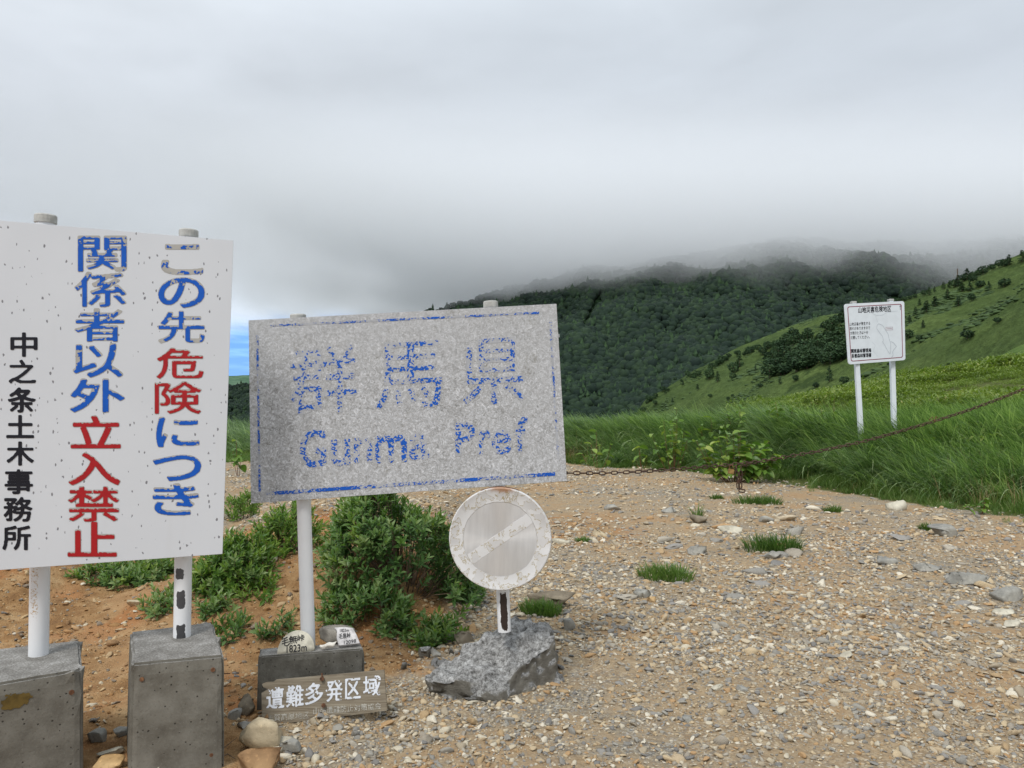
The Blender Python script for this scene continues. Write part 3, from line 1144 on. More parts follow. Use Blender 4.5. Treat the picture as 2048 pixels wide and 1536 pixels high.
def put_post(parent, a, b, r, mat=None, cap=True, name='post', label=None, caph=.035, capover=.0045):
    me, loc, rot, L = post_mesh(name, a, b, r, mat)
    o = obj(name, me, parent, local=True)
    o.location = loc - parent.location
    o.rotation_euler = rot
    if label:
        o['label'] = label
    if cap:
        mb = MB()
        k = 20
        prof = [(r + capover, L - caph), (r + capover, L - .004), (r + capover - .004, L + .001), (0.004, L + .004)]
        V = [(x * math.cos(2 * math.pi * i / k), x * math.sin(2 * math.pi * i / k), z) for x, z in prof for i in range(k)]
        Fc = [(j * k + i, j * k + (i + 1) % k, (j + 1) * k + (i + 1) % k, (j + 1) * k + i) for j in range(3) for i in range(k)]
        Fc += [tuple(range(3 * k, 4 * k)), tuple(range(k))[::-1]]
        mb.add(V, Fc)
        c = obj('cap', mb.me('cap', M_CAP), o, local=True)
    return o


def concrete_block(parent, tops, zb, name, mat, bev=.018, flare=.0, label=None, loc=None):
    tops = [Vector(p) for p in tops]
    c = sum(tops, Vector()) / 4
    lo = [Vector((p.x + (p.x - c.x) * flare, p.y + (p.y - c.y) * flare, zb)) for p in tops]
    me = MB().hexa([p - c for p in lo], [p - c for p in tops]).me(name, mat)
    bm = bmesh.new()
    bm.from_mesh(me)
    bmesh.ops.recalc_face_normals(bm, faces=bm.faces)
    bmesh.ops.subdivide_edges(bm, edges=list(bm.edges), cuts=11, use_grid_fill=True)
    for v in bm.verts:
        d = mnoise.fractal(v.co * 9 + Vector((c.x * 7, 0, 0)), 1, 2, 3)
        sharp = len([e for e in v.link_edges if e.calc_face_angle(0) > .6])
        if sharp:
            v.co -= v.co.normalized() * (.010 if sharp > 2 else .0055) * (1 + 1.2 * d)
        else:
            v.co += v.normal * d * .0015
    bmesh.ops.bevel(bm, geom=[e for e in bm.edges if e.calc_face_angle(0) > .5], offset=bev * .55, segments=2, affect='EDGES')
    bm.to_mesh(me)
    bm.free()
    o = obj(name, me, parent, local=True)
    o.location = c - parent.location
    if label:
        o['label'] = label
    return o


def patch(parent, pts_fn, seed, c, mat, name='rust_patch', r=(.02, .03), n=22):
    pass


# --- the tall warning board on the left
yaw_dir = np.array([.524, .21])
A_l, B_l = P(80, 1300, 3.15), P(370, 1270, 3.36)
ttl = empty('warning_sign', (A_l[0], A_l[1], 0), 'tall white board at the left with blue, red and black vertical writing', 'sign')
nl = np.array([.372, -.928, 0])
q0, q1 = A_l[:2] + nl[:2] * .05, B_l[:2] + nl[:2] * .05
s0 = ((0, 0))
# depth samples of the board plane
LB = Board.__new__(Board)
LB.o = np.array([q0[0], q0[1], 1.0])
dv = np.array([q1[0] - q0[0], q1[1] - q0[1], 0])
dv /= np.linalg.norm(dv)
LB.n = np.array([dv[1], -dv[0], 0])
me, cen = LB.slab([(-26, 1142), (445, 1108), (467, 481), (-26, 438.5)], .004, 'panel', M_LBOARD, .001)


def recenter(me, c):
    me.transform(Matrix.Translation(-Vector(c)))
    return me


def panel(parent, me, cen, name='panel', label=None):
    recenter(me, cen)
    o = obj(name, me, parent, local=True)
    o.location = Vector(cen) - parent.location
    if label:
        o['label'] = label
    return o


pan = panel(ttl, me, cen)
# folded edge of the panel
CH = {
    'right_blue_top': [('こ', (324, 490, 404.5, 547.5), .9, .55, 0), ('の', (318, 556.5, 408, 614), .30, .12, 1), ('先', (317, 623, 408, 685), .5, .18, 2)],
    'right_red': [('危', (314, 696.5, 406, 756.5), .12, -.2, 3), ('険', (310.5, 764, 402, 826.5), .14, -.2, 4)],
    'right_blue_low': [('に', (314, 835.6, 397, 892.5), .32, .12, 5), ('つ', (307, 911, 401, 960.6), .24, .02, 6), ('き', (307, 968.5, 396, 1028.6), .38, .05, 7)],
    'mid_blue': [('関', (157, 473, 252, 542), .38, .14, 8), ('係', (150.5, 545, 251, 612.5), .40, .14, 9), ('者', (150.5, 618, 247.5, 682), .45, .14, 10),
                 ('以', (147, 688.5, 245, 753), .28, .08, 11), ('外', (142, 759, 247.5, 823), .22, .05, 12)],
    'mid_red': [('立', (143, 832.5, 240, 895), .06, -.4, 13), ('入', (138, 906, 239, 968.5), .06, -.4, 14), ('禁', (137, 974, 238, 1042), .10, -.3, 15), ('止', (137, 1045, 232, 1111.5), .10, -.3, 16)],
}
for key, L in CH.items():
    isred = 'red' in key
    for ch, box, amt, holes, sd_ in L:
        fat = 1.75 if ch in 'このにつき立入止以外' else 1.15
        gh = MB()
        LB.letters(ch, box, .0009, gh, 58, fat + .4)
        fl = MB()
        LB.letters(ch, box, .0019, fl, 58, fat, field=peel(sd_ * 3.7 + 1, amt, holes))
        me = gh.me('letter_trace', M_GHOST)
        o = obj('letter_trace', me, ttl)
        if fl.V:
            obj('letter_film', fl.me('letter_film', M_RED if isred else M_BLUE), o)['kind'] = 'stuff'
for ch, box in (('中', (22, 666, 74, 712.5)), ('之', (18.5, 720.6, 71, 766)), ('条', (17, 776, 70.5, 824)), ('土', (13.6, 831, 67, 875)), ('木', (13.6, 884, 67, 930)),
                ('事', (10.4, 939.6, 65, 987)), ('務', (8.7, 995, 64, 1042)), ('所', (6, 1052, 61, 1099))):
    mb = MB()
    LB.letters(ch, box, .0015, mb, 44, 1.15)
    obj('black_letter', mb.me('black_letter', M_BLACK), ttl)

M_POSTRUST = m_paint('white_post_paint_rust_specks', spots=((.08, .55, .52, (.3, .14, .05), 0.0),), rust=True)
M_POSTDARK = m_paint('white_post_paint_flaked', spots=((-.02, .10, .62, (.075, .075, .078), .008), (.13, .25, .60, (.085, .085, .09), .006), (.27, .34, .60, (.11, .11, .115), .0)))
b1 = concrete_block(ttl, [PZ(-62, 1378, .447), PZ(167, 1338, .447), PZ(161, 1279, .447), PZ(-62, 1303, .447)], -.12, 'concrete_footing', M_CONC, flare=.05, label='left concrete footing with an ochre stain')
b1.data.materials[0] = m_concrete('stained_concrete', (.165, .155, .13), (.11, .10, .082), (.22, .21, .18), stain=tuple((Vector(P(38, 1408, 2.98)) - b1.matrix_local.translation - ttl.location) * 1.0)) if False else M_CONC
b2 = concrete_block(ttl, [PZ(262, 1328, .47), PZ(450, 1311, .47), PZ(427, 1243, .47), PZ(259, 1263, .47)], -.12, 'concrete_footing', M_CONC, flare=.03, label='right concrete footing')
tp = P(91, 431, 3.15)
pa = put_post(ttl, PZ(77, 1317, .43), P(91.5, 430, 3.15), .0385, M_POSTRUST, label='left post with rust specks near its foot')
pb = put_post(ttl, PZ(364, 1279, .455), P(377.5, 460, 3.37), .0375, M_POSTDARK, label='right post with dark flaked patches near its foot')

# stain on the left footing, rod ends and form-tie marks
def disc_on(parent, c, n, r, th, mat, name, k=10):
    n = Vector(n).normalized()
    c = Vector(c)
    mb = MB().tube([c - n * .004, c + n * th], r, k)
    return obj(name, mb.me(name, mat), parent)


def front_plane(tops):
    a, b = Vector(tops[0]), Vector(tops[1])
    d = b - a
    n = Vector((d.y, -d.x, 0)).normalized()
    if n.y > 0:
        n = -n
    return np.array(a), np.array(n)


def on_plane(pl, px, py, off=0):
    o_, n_ = pl
    r = ray(px, py)
    t = ((o_ - C0) @ n_) / (r @ n_)
    return C0 + r * t + n_ * off


fl1 = front_plane([PZ(-62, 1378, .447), PZ(167, 1338, .447)])
fl2 = front_plane([PZ(262, 1328, .47), PZ(450, 1311, .47)])
for pl, px, py, r_, bk in ((fl1, 143, 1384, .010, b1), (fl2, 284, 1358, .009, b2), (fl2, 426, 1339, .009, b2), (fl2, 423, 1509, .008, b2)):
    c = on_plane(pl, px, py)
    mb = MB().tube([c - pl[1] * .03, c + pl[1] * .0055], r_, 9)
    obj('rod_end', mb.me('rod_end', M_RUST), bk)
for px, py, sx, d_, bk in ((166, 1328, 10, 3.2, b1), (168, 1384, 10, 3.1, b1), (448, 1347, 12, 3.25, b2)):
    a = P(px - 4, py, d_)
    b_ = P(px + sx, py, d_)
    obj('rebar_stub', MB().tube([a, b_], .0022, 6).me('rebar_stub', M_RUST), bk)
# ochre stain, a thin skin on the face of the left footing
st_m = m_film('ochre_stain', (.15, .10, .025), .8, .35)
mb = MB()
H_, W_ = 40, 70
yy, xx = np.mgrid[0:H_, 0:W_].astype(float)
fld = 1 - ((xx - 38) / 30) ** 2 - ((yy - 18) / 15) ** 2 + 1.1 * fbm(xx * .09, yy * .09, 4)
contour(fld, lambda c, r: on_plane(fl1, -14 + c * 1.15, 1384 + r * 1.0 + (c - 35) * -.22, .0045), mb)
obj('stain', mb.me('stain', st_m), b1)

# --- the grey weathered prefecture board in the middle
dA, dB = 3.87, 4.08
MA0, MA1 = PZ(617, 1294, .262), P(596, 629, dA)
MB0, MB1 = P(1009, 1262, dB), P(981, 603, dB)
dirm = (MB1 - MA1)[:2]
dirm /= np.linalg.norm(dirm)
nm = np.array([dirm[1], -dirm[0], 0])
GB = Board.__new__(Board)
ctr_line = (MA1 + MA0) / 2
GB.n = nm / np.linalg.norm(nm)
GB.o = np.array([MA1[0], MA1[1], 1.6]) + GB.n * .058
pre = empty('prefecture_sign', (MA0[0], MA0[1], 0), 'grey weathered landscape board with flaked blue writing, leaning on two white posts in the middle', 'sign')
me, cen = GB.slab([(502, 1007), (1134, 962), (1113, 607.5), (497, 640.5)], .004, 'panel', M_WBOARD, .001)
pan2 = panel(pre, me, cen)
for dy in (.30, -.30):
    c0_ = GB.pt(510, 823 + dy * 380, -.006)
    c1_ = GB.pt(1120, 785 + dy * 380, -.006)
    c0_ = c0_ - GB.n * .012
    c1_ = c1_ - GB.n * .012
    obj('back_rail', MB().tube([c0_, c1_], .012, 4).me('back_rail', M_STEELBACK), pre)
sl = -.058
for i, (ch, box, fat, keep, hp) in enumerate((
        ('群', (579.6, 692, 713, 826), .25, .06, 84), ('馬', (750.6, 684, 884, 816), .25, .02, 84), ('県', (925, 677, 1051, 808), .25, .06, 84),
        ('G', (601, 861, 651, 934), 1.1, .0, 48), ('u', (664, 880, 699, 930), 1.2, -.05, 34), ('n', (709, 877, 743, 924), 1.1, .02, 34), ('m', (752, 872, 812, 924), 1.1, -.1, 34),
        ('a', (820, 868, 857, 918), 1.1, .0, 34), ('P', (912, 846, 948, 910), 1.0, .0, 44), ('r', (959, 863, 980, 908), 1.1, -.03, 32),
        ('e', (985, 860, 1020, 907), 1.1, .02, 34), ('f', (1032, 836, 1053, 902), 1.1, -.03, 44))):
    gh, fl = MB(), MB()
    GB.letters(ch, box, .0009, gh, hp, fat + .5, slope=sl)
    GB.letters(ch, box, .0018, fl, hp, fat, slope=sl, field=flecks(i * 5.3 + 2, keep))
    o = obj('letter_trace', gh.me('letter_trace', M_GHOST2), pre)
    if fl.V:
        obj('letter_film', fl.me('letter_film', M_BLUE), o)['kind'] = 'stuff'


def strip(a, b, wpx, keep, seed, parent, trace=True):
    """worn painted line between two pixels"""
    a, b = np.array(a, float), np.array(b, float)
    L = np.linalg.norm(b - a)
    t = (b - a) / L
    nn = np.array([-t[1], t[0]])
    W_ = int(L * 1.1)
    H_ = max(5, int(wpx * 1.1) + 3)
    y, x = np.mgrid[0:H_, 0:W_].astype(float)
    D = np.minimum(np.minimum(y, H_ - 1 - y), np.minimum(x, W_ - 1 - x)) - .6
    Lf = fbm(x * .022 + seed, y * .0 + seed, 3) + .0
    n = fbm((x + y) * .3 + seed, y * .6 - x * .1, 3, .7)
    A = np.minimum(D, (n * 1.3 + Lf * .9 - keep - .02) * 6)
    g = lambda o_: (lambda c, r: GB.pt(*(a + t * (c / 1.1) + nn * ((r - H_ / 2) / 1.1)), o_))
    fl_ = MB()
    contour(A, g(.0018), fl_)
    if trace:
        gh_ = MB()
        contour(D, g(.0008), gh_)
        o_ = obj('border_trace', gh_.me('border_trace', M_GHOST2), parent)
    else:
        o_ = parent
    if fl_.V:
        obj('border_film', fl_.me('border_film', M_BLUE), o_)['kind'] = 'stuff'


strip((540, 652), (1080, 626), 4.5, .10, 3, pre)
strip((530, 988), (1112, 948), 6.5, -.12, 6, pre)
strip((514, 670), (519, 985), 4.5, .0, 9, pre)
strip((1100, 640), (1116, 920), 4.5, .14, 12, pre)
pl_ = put_post(pre, MA0 - np.array([0, 0, .02]), MA1, .0365, label='left post')
M_POSTDISC = m_paint('white_post_paint_brown_patch', spots=((-.03, .26, .55, (.045, .030, .025), .002),))
pr_ = put_post(pre, MB0, MB1, .0365, M_POSTDISC, label='right post with a brown bare patch at its foot')
b3 = concrete_block(pre, [P(516, 1313, 3.74), P(729, 1297, 3.77), P(722, 1284, 3.93), P(520, 1297, 3.9)], -.1, 'concrete_footing', M_CONCD, bev=.012, flare=.02, label='dark concrete block footing of the left post')
# broken concrete lump round the right post
V, Fc = rock_np(41, 5, 12, .16, .5, .85, 1.5)
V = V * np.array([.40, .21, .30])
cr_ = np.array([mnoise.fractal(Vector(v * 11), .8, 2, 6) for v in V])
cb_ = np.array([mnoise.noise(Vector(v * 26)) for v in V])
V[:, 2] += (.050 * cr_ + .016 * cb_) * (V[:, 2] > 0)
V[:, :2] *= (1 + .10 * cr_)[:, None]
V[:, 2] *= 1 - .35 * np.clip(-V[:, 0] / .4, 0, 1)
sk = np.clip((.13 - V[:, 2]) / .16, 0, 1)[:, None]
V[:, :2] *= 1 + .20 * sk
me = mesh_np('rubble_footing', V, Fc, M_RUBBLE)
rb = obj('rubble_footing', me, pre, local=True)
rb.location = Vector((-.03, 4.20, -.01)) - pre.location
rb.rotation_euler = (R(6), R(3), R(14))
rb['label'] = 'broken whitish concrete lump round the foot of the right post'

# --- round disc fixed to the right post
DC = P(1000, 1078, 3.97)
rd = empty('round_sign', DC, 'round bare metal disc with peeled face on the right post under the weathered board', 'sign')
rD = .2745
mb = MB()
k = 72
prof = [(0, 0), (.35, 0), (.7, 0), (.955, 0), (.975, -.012), (.992, -.010), (1.0, .02), (1.0, .075), (.985, .08), (.95, .02), (0, .02)]
V = [(x * math.cos(2 * math.pi * i / k), y, x * math.sin(2 * math.pi * i / k)) for x, y in prof for i in range(k)]
Fc = [(j * k + (i + 1) % k, j * k + i, (j + 1) * k + i, (j + 1) * k + (i + 1) % k) for j in range(len(prof) - 1) for i in range(k)]
mb.add(V, Fc)
me = mb.me('disc', M_DISC, True)
bm = bmesh.new(); bm.from_mesh(me)
bmesh.ops.remove_doubles(bm, verts=bm.verts, dist=1e-4)
bmesh.ops.recalc_face_normals(bm, faces=bm.faces)
for v in bm.verts:
    ang = math.atan2(v.co.z, v.co.x)
    rr = math.hypot(v.co.x, v.co.z)
    v.co.y += .02 * rr * mnoise.noise(Vector((math.cos(ang) * 1.5, 3, math.sin(ang) * 1.5)))
    if rr > .9:
        v.co.y += .035 * max(0, mnoise.noise(Vector((math.cos(ang) * 4, 7, math.sin(ang) * 4))))
bm.to_mesh(me); bm.free()
for p in me.polygons:
    p.use_smooth = True
dd = obj('disc', me, rd, local=True)
dd.scale = (rD, rD, rD)
dd.rotation_euler = (R(1.5), R(2), R(-3))
for dz in (.13, -.13):
    obj('clamp', MB().box((.004, .04, dz), .10, .06, .03).me('clamp', M_STEELBACK), rd, local=True)
# dark top band where the disc was bent
pts = [(math.cos(a) * rD * 1.003, .010, math.sin(a) * rD * 1.003) for a in np.linspace(R(68), R(112), 12)]
obj('edge_seal', MB().tube(pts, .0035, 6).me('edge_seal', M_RUST), rd, local=True)

# --- wooden board leaning on the block
WB = Board((523, 1362, 3.66), (768, 1340, 3.70), (524, 1453, 3.61))
wd = empty('wooden_sign', (WB.pt(645, 1437)[0], WB.pt(645, 1437)[1], .0), 'small weathered wooden board with white painted writing leaning on the dark block', 'sign')
WBn = WB
ws = [(524, 1453), (774, 1421), (768, 1340), (552, 1359.5), (547, 1364), (530, 1365), (524, 1368), (526, 1374), (536, 1378), (523, 1386)]
pts = [WB.pt(*c) for c in ws]
me = MB().hexa([Vector(p - WB.n * .022) for p in pts], [Vector(p) for p in pts]).me('plank', M_WOOD)
bm = bmesh.new(); bm.from_mesh(me)
bmesh.ops.recalc_face_normals(bm, faces=bm.faces)
bmesh.ops.triangulate(bm, faces=[f for f in bm.faces if len(f.verts) > 4])
bm.to_mesh(me); bm.free()
cen = np.mean(pts, 0)
Mr = Matrix.Rotation(R(-5), 4, 'Y')
recenter(me, cen)
pk = obj('plank', me, wd, local=True)
pk.location = Vector(cen) - wd.location
for i, (ch, box) in enumerate((('遭', (533.5, 1375, 568, 1417)), ('難', (573, 1371, 607, 1413)), ('多', (611, 1366, 646, 1408)), ('発', (652, 1361, 685, 1402)),
                               ('区', (691, 1357, 721, 1397)), ('域', (727, 1352, 761, 1391)))):
    mb = MB()
    sd_ = i * 2.3
    WB.letters(ch, box, .002, mb, 46, .75, slope=-.085, field=lambda D, s=sd_: np.minimum(D, (fbm(np.arange(D.shape[1])[None] * .14 + s, np.arange(D.shape[0])[:, None] * .14, 3) + .34) * 8))
    obj('white_letter', mb.me('white_letter', M_WHITEP), wd)
mb = MB()
WB.letters('志賀高原地区', (534, 1426, 618, 1440), .002, mb, 30, -.05, slope=-.085, field=lambda D: np.minimum(D + .2, (fbm(np.arange(D.shape[1])[None] * .10, np.arange(D.shape[0])[:, None] * .16, 3) + .26) * 6))
WB.letters('山岳遭難防止対策協会', (627, 1410, 762, 1424), .002, mb, 30, -.05, slope=-.085, field=lambda D: np.minimum(D + .2, (fbm(np.arange(D.shape[1])[None] * .08 + 9, np.arange(D.shape[0])[:, None] * .16, 3) + .30) * 6))
obj('small_lettering', mb.me('small_lettering', M_OLDWHITE), wd)
for px, py in ((645, 1357), (648, 1410)):
    a, b_ = WB.pt(px, py, -.02), WB.pt(px, py, .016)
    obj('bolt', MB().tube([a, b_], [.006, .006], 8).tube([WB.pt(px, py, .010), WB.pt(px, py, .018)], .0105, 8).me('bolt', M_RUST), wd)
obj('rust_run', MB().tube([WB.pt(644, 1346, .004), WB.pt(645, 1356, .006)], .004, 6).me('rust_run', M_RUST), wd)

# --- mountain-hazard sign standing in the grass on the right
HB = Board((1689, 608, 15.0), (1808, 602, 15.25), (1697, 729, 15.0))
gA, gB = P(1724, 895, 15.12), P(1789, 880, 15.3)
for g_ in (gA, gB):
    g_[2] = float(hgt(g_[0], g_[1])) - .05
hz = empty('hazard_map_sign', ((gA[0] + gB[0]) / 2, (gA[1] + gB[1]) / 2, gA[2]), 'clean white notice board with a map on two posts in the tall grass', 'sign')


def rrect(x0, y0, x1, y1, skx, sky, rr, k=5):
    """rounded quad in pixels following the board's slant: corners TL,TR,BR,BL"""
    TL, TR, BR, BL = np.array([1688.6, 608.]), np.array([1808.5, 602.]), np.array([1811, 720.]), np.array([1697, 729.])

    def q(u, v):
        return (TL * (1 - u) + TR * u) * (1 - v) + (BL * (1 - u) + BR * u) * v
    out = []
    for cx_, cy_, a0 in ((x1 - rr, y1 - rr, 0), (x0 + rr, y1 - rr, 90), (x0 + rr, y0 + rr, 180), (x1 - rr, y0 + rr, 270)):
        for j in range(k + 1):
            a = R(a0 + 90 * j / k)
            out.append(q(cx_ + rr * math.cos(a), cy_ + rr * math.sin(a)))
    return out


ring = rrect(0, 0, 1, 1, 0, 0, .04)
pts = [HB.pt(*c) for c in ring]
me = MB().hexa([Vector(p - HB.n * .02) for p in pts], [Vector(p) for p in pts]).me('panel', M_SIGNWHITE)
bm = bmesh.new(); bm.from_mesh(me); bmesh.ops.recalc_face_normals(bm, faces=bm.faces); bm.to_mesh(me); bm.free()
cen = np.mean(pts, 0)
panel(hz, me, cen)
ro, ri = rrect(.045, .045, .955, .955, 0, 0, .035), rrect(.056, .056, .944, .944, 0, 0, .03)
n_ = len(ro)
obj('border_line', MB().add([HB.pt(*c, .003) for c in ro] + [HB.pt(*c, .003) for c in ri], [(i, (i + 1) % n_, n_ + (i + 1) % n_, n_ + i) for i in range(n_)]).me('border_line', M_MAROON), hz)
mb = MB()
HB.letters('山地災害危険地区', (1716.5, 612.7, 1782, 624.6), .003, mb, 34, .45, slope=-.05)
obj('title_lettering', mb.me('title_lettering', M_BLACK), hz)
mb = MB()
for tx, box in (('山地災害が発生する', (1699, 644, 1740, 650.8)), ('恐れがありますので', (1699.3, 653, 1740, 659.5)), ('大雨のときは十分', (1700, 662, 1736, 668.8)), ('注意してください。', (1701, 671, 1739, 677.8))):
    HB.letters(tx, box, .003, mb, 24, .15, slope=-.05)
obj('notice_lettering', mb.me('notice_lettering', M_BLACK), hz)
mb = MB()
for tx, box in (('関東森林管理局', (1702, 697.2, 1742, 705.3)), ('吾妻森林管理署', (1703, 707, 1742.5, 715))):
    HB.letters(tx, box, .003, mb, 26, .5, slope=-.05)
obj('office_lettering', mb.me('office_lettering', M_BLACK), hz)


def pline(zz, wpx, mat, name, ox=1640, oy=560, s=4.518, off=.003):
    mb = MB()
    q = [np.array([ox + x / s, oy + y / s]) for x, y in zz]
    for a, b in zip(q[:-1], q[1:]):
        d = b - a
        L = np.linalg.norm(d)
        if L < 1e-6:
            continue
        nn = np.array([-d[1], d[0]]) / L * wpx / 2
        mb.add([HB.pt(*(a - nn), off), HB.pt(*(b - nn), off), HB.pt(*(b + nn), off), HB.pt(*(a + nn), off)], [(0, 1, 2, 3)])
    obj(name, mb.me(name, mat), hz)


pline([(530, 395), (515, 410), (512, 440), (540, 480), (565, 510), (572, 545), (565, 560), (585, 590), (610, 640), (632, 668), (638, 640), (638, 570), (625, 540), (615, 490), (590, 450), (565, 410), (530, 395)], .55, M_MAPGREY, 'map_outline')
pline([(640, 555), (665, 570), (690, 600), (670, 625), (655, 650), (660, 680), (645, 700)], .7, M_MAPGREY, 'map_stream')
pline([(470, 300), (510, 320), (560, 318), (610, 290), (660, 285), (700, 280)], .6, M_MAPPALE, 'map_contour')
pline([(500, 320), (520, 380)], .5, M_MAPPALE, 'map_contour')
pline([(470, 560), (500, 590), (480, 640), (520, 690)], .4, M_MAPPALE, 'map_contour')
pline([(595, 428), (655, 425), (655, 450), (597, 453), (595, 428)], .4, M_MAROON, 'map_legend')
pline([(604, 440), (648, 438)], .6, M_MAROON, 'map_legend')
pline([(724, 230), (725, 272)], .9, M_BLACK, 'north_arrow')
pline([(719, 240), (724, 230), (729, 240)], .7, M_BLACK, 'north_arrow')


def sqpost(parent, a, b, w_, name='post'):
    a, b = Vector(a), Vector(b)
    o = [Vector((-w_ / 2, -w_ / 2, 0)), Vector((w_ / 2, -w_ / 2, 0)), Vector((w_ / 2, w_ / 2, 0)), Vector((-w_ / 2, w_ / 2, 0))]
    me = MB().hexa([a + q for q in o], [b + q for q in o]).me(name, M_SIGNWHITE)
    bevel_me(me, .006, 1)
    p = obj(name, me, parent)
    oc = [q * 1.12 for q in o]
    c = obj('cap', bevel_me(MB().hexa([b + q - Vector((0, 0, .03)) for q in oc], [b + q + Vector((0, 0, .012)) for q in oc]).me('cap', M_CAP), .004, 1), p)
    return p


hT1, hT2 = P(1706.5, 604, 15.12), P(1781, 599.5, 15.36)
sqpost(hz, gA, hT1, .088)
sqpost(hz, gB, hT2, .088)

# --- things lying on the dark block
blk = 'on the dark concrete block'
ST = Board((552, 1309, 3.765), (628, 1302, 3.775), (590, 1262, 3.80))
ds = empty('painted_stone', ST.pt(590, 1306), 'cream half-round stone with black handwriting, left of the post on the dark concrete block', 'stone')
prof = []
for a in np.linspace(0, math.pi, 25):
    u = math.cos(a)
    v = math.sin(a) ** .85
    prof.append((590.5 - 37 * u + (3.5 * v if u > 0 else 1 * v), 1306 + 4.2 * u - 45.5 * v))
fr = [ST.pt(*p) for p in prof]
frb = [p - ST.n * .035 + np.array([0, 0, -.003]) for p in fr]
me = MB().hexa([Vector(p) for p in frb], [Vector(p) for p in fr]).me('stone_body', M_PALEROCK)
m_cream = m_plain('cream_painted_stone', (.66, .62, .50), .6, .12, 40)
me.materials[0] = m_cream
bm = bmesh.new(); bm.from_mesh(me); bmesh.ops.recalc_face_normals(bm, faces=bm.faces)
bmesh.ops.bevel(bm, geom=list(bm.edges), offset=.006, segments=3, affect='EDGES', clamp_overlap=True)
bmesh.ops.triangulate(bm, faces=[f for f in bm.faces if len(f.verts) > 4])
bm.to_mesh(me); bm.free()
for p in me.polygons:
    p.use_smooth = True
obj('stone_body', me, ds)
mb = MB()
for ch, box in (('毛', (563.5, 1274, 578, 1292)), ('無', (578, 1271, 594, 1287.5)), ('峠', (594, 1269, 609, 1282.5))):
    ST.letters(ch, box, .0022, mb, 30, .35, slope=-.16)
ST.letters('1823m', (573.5, 1289, 613.5, 1303.5), .0022, mb, 32, .5, slope=-.10)
obj('handwriting', mb.me('handwriting', M_INK), ds)

V, Fc = rock_np(77, 3, 6, .08, .6, .9)
gr = obj('grey_boulder', mesh_np('grey_boulder', V * np.array([.098, .055, .052]), Fc, m_stone('banded_grey_rock', [(.19, .175, .15), (.27, .25, .215)], .4, 12, False), True), None)
gr.location = Vector(P(673, 1268, 3.93)) + Vector((0, 0, 0))
tag(gr, 'rounded grey-brown stone right of the post, behind the note-shaped white stone on the dark block', 'stone')
NT_ = Board((677, 1291, 3.80), (718, 1285, 3.82), (671, 1256, 3.86))
cs_ = [(677, 1291), (720, 1286), (714, 1271), (706, 1256), (689, 1253.5), (668, 1255), (674, 1262), (673, 1275)]
fr = [NT_.pt(*c) for c in cs_]
me = MB().hexa([Vector(p - NT_.n * .02) for p in fr], [Vector(p) for p in fr]).me('stone_body', m_plain('whitewashed_stone', (.60, .58, .57), .7, .18, 30))
bm = bmesh.new(); bm.from_mesh(me); bmesh.ops.recalc_face_normals(bm, faces=bm.faces)
bmesh.ops.bevel(bm, geom=list(bm.edges), offset=.002, segments=1, affect='EDGES', clamp_overlap=True)
bmesh.ops.triangulate(bm, faces=[f for f in bm.faces if len(f.verts) > 4])
bm.to_mesh(me); bm.free()
ns = empty('painted_stone', NT_.pt(696, 1290), 'whitish angular stone with black handwriting, at the right end of the dark concrete block', 'stone')
obj('stone_body', me, ns)
mb = MB()
NT_.letters('1823m', (680, 1258, 698, 1264), .002, mb, 22, .35, slope=-.03)
NT_.letters('毛無峠', (678, 1266, 701, 1277.5), .002, mb, 26, .2, slope=-.12)
NT_.letters('12098', (688, 1280, 712, 1287), .002, mb, 22, .3, slope=-.15)
obj('handwriting', mb.me('handwriting', M_INK), ns)
V, Fc = rock_np(5, 3, 5, .12, .7, .9)
V = V * np.array([.044, .016, .014])
V[:, 2] += .012 * np.maximum(V[:, 0], 0) / .044 + .004 * np.cos(V[:, 0] * 130)
wb = obj('white_pebble', mesh_np('white_pebble', V, Fc, m_plain('white_pebble', (.68, .65, .58), .6, .1, 60), True))
wb.location = Vector(P(657, 1292, 3.79))
wb.rotation_euler = (0, R(-5), R(4))
tag(wb, 'small white bone-shaped pebble between the two lettered stones on the dark block', 'pebble')

# ------------------------------------------------------------------ the rusty chain
path = [(1004, 928, 4.16), (1060, 941, 4.17), (1133, 946, 4.2), (1200, 946.5, 4.25), (1280, 943.5, 4.33), (1360, 938, 4.42), (1415, 933.5, 4.5), (1466, 929, 4.58), (1524, 922.6, 4.67),
        (1579, 912.5, 4.75), (1633, 903.5, 4.83), (1725, 883.5, 4.97), (1796, 864, 5.07), (1867, 843, 5.18), (1932, 822, 5.28), (1994, 799.5, 5.38), (2046, 779, 5.46), (2120, 745, 5.57), (2200, 704, 5.70)]
pw = np.array([P(*q) for q in path])
cum = np.r_[0, np.cumsum(np.linalg.norm(np.diff(pw, axis=0), axis=1))]


def along(s):
    return np.array([np.interp(s, cum, pw[:, i]) for i in range(3)])


